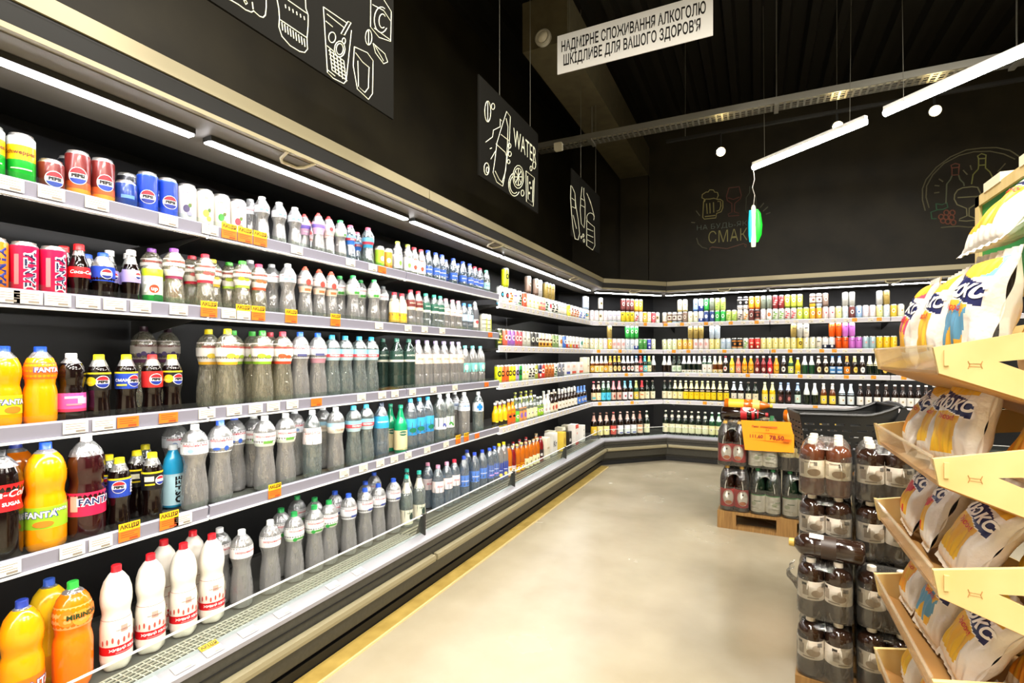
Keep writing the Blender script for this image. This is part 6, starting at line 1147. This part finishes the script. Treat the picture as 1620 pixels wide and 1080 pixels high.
def bag_meshes(acc, acc2, seed, w=.176, h=.25, th=.1):
    rr = random.Random(seed); ph = [rr.uniform(0, 6) for _ in range(8)]
    def thick(u, v):
        a = max(0, 1 - abs(u) ** 2.6) ** .5; e = max(0, math.sin(math.pi * min(max(v, 0), 1))) ** .55
        wr = .0035 * math.sin(9 * u + 5 * v + ph[0]) * math.sin(7 * v + ph[1]) + (.005 * math.sin(26 * u + ph[2]) * ((1 - v) ** 3 + v ** 5)) + .004 * math.sin(13 * v - 6 * u + ph[3]) * abs(u)
        return th / 2 * a * e + wr * e
    wid = lambda v: w / 2 * (1 - .10 * math.sin(math.pi * v)) 
    nu, nv = 56, 76; M_w = mat('#e9e2d6', .33, .15, bump=.5, bscale=28); M_n = mat('#1d2050', .35); M_a = mat(acc, .4); M_a2 = mat(acc2, .4); M_c = mat('#e2ac34', .45); M_s = mat('#f4efe4', .4)
    def col(u, v):
        vt = v + .10 * u
        if .60 < vt < .80 and u < .78: return M_n if not (.585 < vt < .612) else M_s
        if v > .80 and u < .8: return M_c if (u + .1) ** 2 * 1.2 + ((v - .9) / .12) ** 2 < .9 else M_a2
        if u < .55 - .25 * (.6 - v) and .14 < v < .61:
            q = math.sin(9 * u + ph[4]) + math.sin(11 * v + ph[5]) + .6 * math.sin(17 * u - 8 * v + ph[6])
            return M_c if q > .15 else M_a
        return M_w
    b = MB()
    for s in (-1, 1):
        vs = []
        for j in range(nv + 1):
            v = j / nv
            for i in range(nu + 1): u = -1 + 2 * i / nu; vs.append((u * wid(v), s * thick(u, v), v * h))
        o = {}
        for j in range(nv):
            for i in range(nu):
                m = col(-1 + 2 * (i + .5) / nu, (j + .5) / nv) if s < 0 else (M_w if not (.3 < (j + .5) / nv < .42 and -.6 < -1 + 2 * (i + .5) / nu < -.2) else M_w)
                q = j * (nu + 1) + i; f = [q, q + 1, q + nu + 2, q + nu + 1]
                o.setdefault(m, []).append(f if s < 0 else f[::-1])
        base = len(b.v); b.v += vs
        for m, fl in o.items():
            k = b.m(m)
            for f in fl: b.f.append([x + base for x in f]); b.mi.append(k); b.sm.append(True)
    def on(vf, x0, z0, mt, off=.0022, sh=.1):
        vs = []
        for x, y, _ in vf[0]:
            X = x0 + x; Z = z0 + y - sh * x; v = min(max(Z / h, 0), 1); u = max(-1, min(1, X / wid(v))); vs.append((X, -thick(u, v) - off, Z))
        b.add(vs, vf[1], mt)
    on(text2d('Люкс', .054, .03, shear=.25, strip=.008), -.008, .70 * h, mat('#f6f2ea', .4)); on(text2d('Ооооо!', .02, .02, strip=.008), .0, .53 * h, mat('#c8202c', .4), .003)
    # small print on the back
    for i in range(6):
        vs = []
        for X, Z in ((-.05, .0), (-.01 - .006 * (i % 3), .0), (-.01 - .006 * (i % 3), .0025), (-.05, .0025)):
            Zz = .40 * h + Z + i * .007; v = Zz / h; vs.append((X, thick(X / wid(v), v) + .0015, Zz))
        b.add(vs, [[3, 2, 1, 0]], mat('#a8a094', .5))
    body = b.mesh('bag_body', 80, fix=False)
    seals = []
    for z0, z1, k in ((-.014, .002, 0), (h - .002, h + .016, 1)):
        b = MB(); n = 24; vs = []
        for i in range(n + 1):
            u = -1 + 2 * i / n; y = .0025 * math.sin(20 * u + ph[7]) 
            vs += [(u * w / 2, y, z0), (u * w / 2, y, z1), (u * w / 2, y + .001, z1), (u * w / 2, y + .001, z0)]
        b.add(vs, [[4 * i + a, 4 * i + 4 + a, 4 * i + 4 + (a + 1) % 4, 4 * i + (a + 1) % 4] for i in range(n) for a in range(4)], M_w, True); seals.append(b.mesh('seal'))
    return body, seals
BAGS = dict(yellow=bag_meshes('#e8b92c', '#e6b030', 1), red=bag_meshes('#c8222a', '#b81f26', 2), blue=bag_meshes('#5a94b4', '#7ab0c4', 3), orange=bag_meshes('#e89a2c', '#f0c050', 4), violet=bag_meshes('#b8405c', '#c8506a', 5))
def bag(c, x, y, z, yaw, lean, label, roll=0, sc=1.0):
    body, seals = BAGS[c]; t = thing('chip_bag', label, 'snack bag', (0, 0, 0), 0, 'chip bags on the plywood stand')
    t.matrix_world = TR(x, y, z + .016 * sc) @ Matrix.Rotation(R(-100 + yaw), 4, 'Z') @ Matrix.Rotation(R(roll), 4, 'Y') @ Matrix.Rotation(R(-lean), 4, 'X') @ Matrix.Scale(sc, 4)
    inst('bag_body', body, t); inst('bottom_seal', seals[0], t); inst('top_seal', seals[1], t)
fz = lambda x, k: 1.419 - .2462 * k - .052 - .365 * (x - XF - .012)
TN = ['top tray', 'second tray', 'third tray', 'fourth tray', 'lowest tray']
lay = [  # colour, x, y, yaw, lean, roll, scale
 [('violet', .43, 1.945, 4, 12, 3, 1.0), ('yellow', .435, 1.755, 10, 13, -3, 1.0), ('blue', .445, 1.55, 16, 12, 2, 1.06), ('yellow', .575, 1.545, 12, 14, 8, 1.06)],
 [('orange', .42, 1.957, 2, 30, 6, .86), ('yellow', .425, 1.775, 12, 26, -6, .86), ('yellow', .432, 1.604, 26, 18, -4, .9), ('orange', .545, 1.53, 30, 26, 10, .9)],
 [('red', .42, 1.957, 8, 24, 4, .86), ('red', .425, 1.775, 2, 24, -8, .86), ('yellow', .432, 1.604, 14, 30, 12, .9), ('yellow', .55, 1.53, 6, 28, 10, .9)],
 [('orange', .42, 1.957, 10, 26, -4, .84), ('blue', .425, 1.775, 18, 22, 8, .86), ('yellow', .434, 1.604, 12, 28, 12, .9), ('orange', .55, 1.53, 22, 28, 6, .9)],
 [('yellow', .42, 1.957, 6, 26, 4, .84), ('orange', .425, 1.775, 14, 26, -5, .86), ('red', .432, 1.604, 16, 28, 8, .88), ('yellow', .55, 1.53, 20, 28, -6, .9)]]
for k, row in enumerate(lay):
    for i, (c, x, y, yaw, lean, roll, sc) in enumerate(row):
        nth = ['farthest', 'second farthest', 'third farthest', 'fourth farthest', 'nearest'][i if i < len(row) - 1 else 4]
        bag(c, x, y, fz(x, k) + .012 + (.03 if x > .5 else 0), yaw, lean, 'white chip bag with %s print, %s from back wall lamp side, %s' % (c, nth, TN[k]) if False else 'white and %s chip bag, %s one from shelf front, %s of stand' % (c, nth, TN[k]), roll, sc)
bag('orange', .490, 1.60, 1.65, 20, 46, 'white and orange chip bag leaning back on the top tray pile', -4, 1.0)
bag('blue', .70, 1.53, 1.66, 14, 30, 'white and blue chip bag topmost beside the green header card', 0, 1.05)
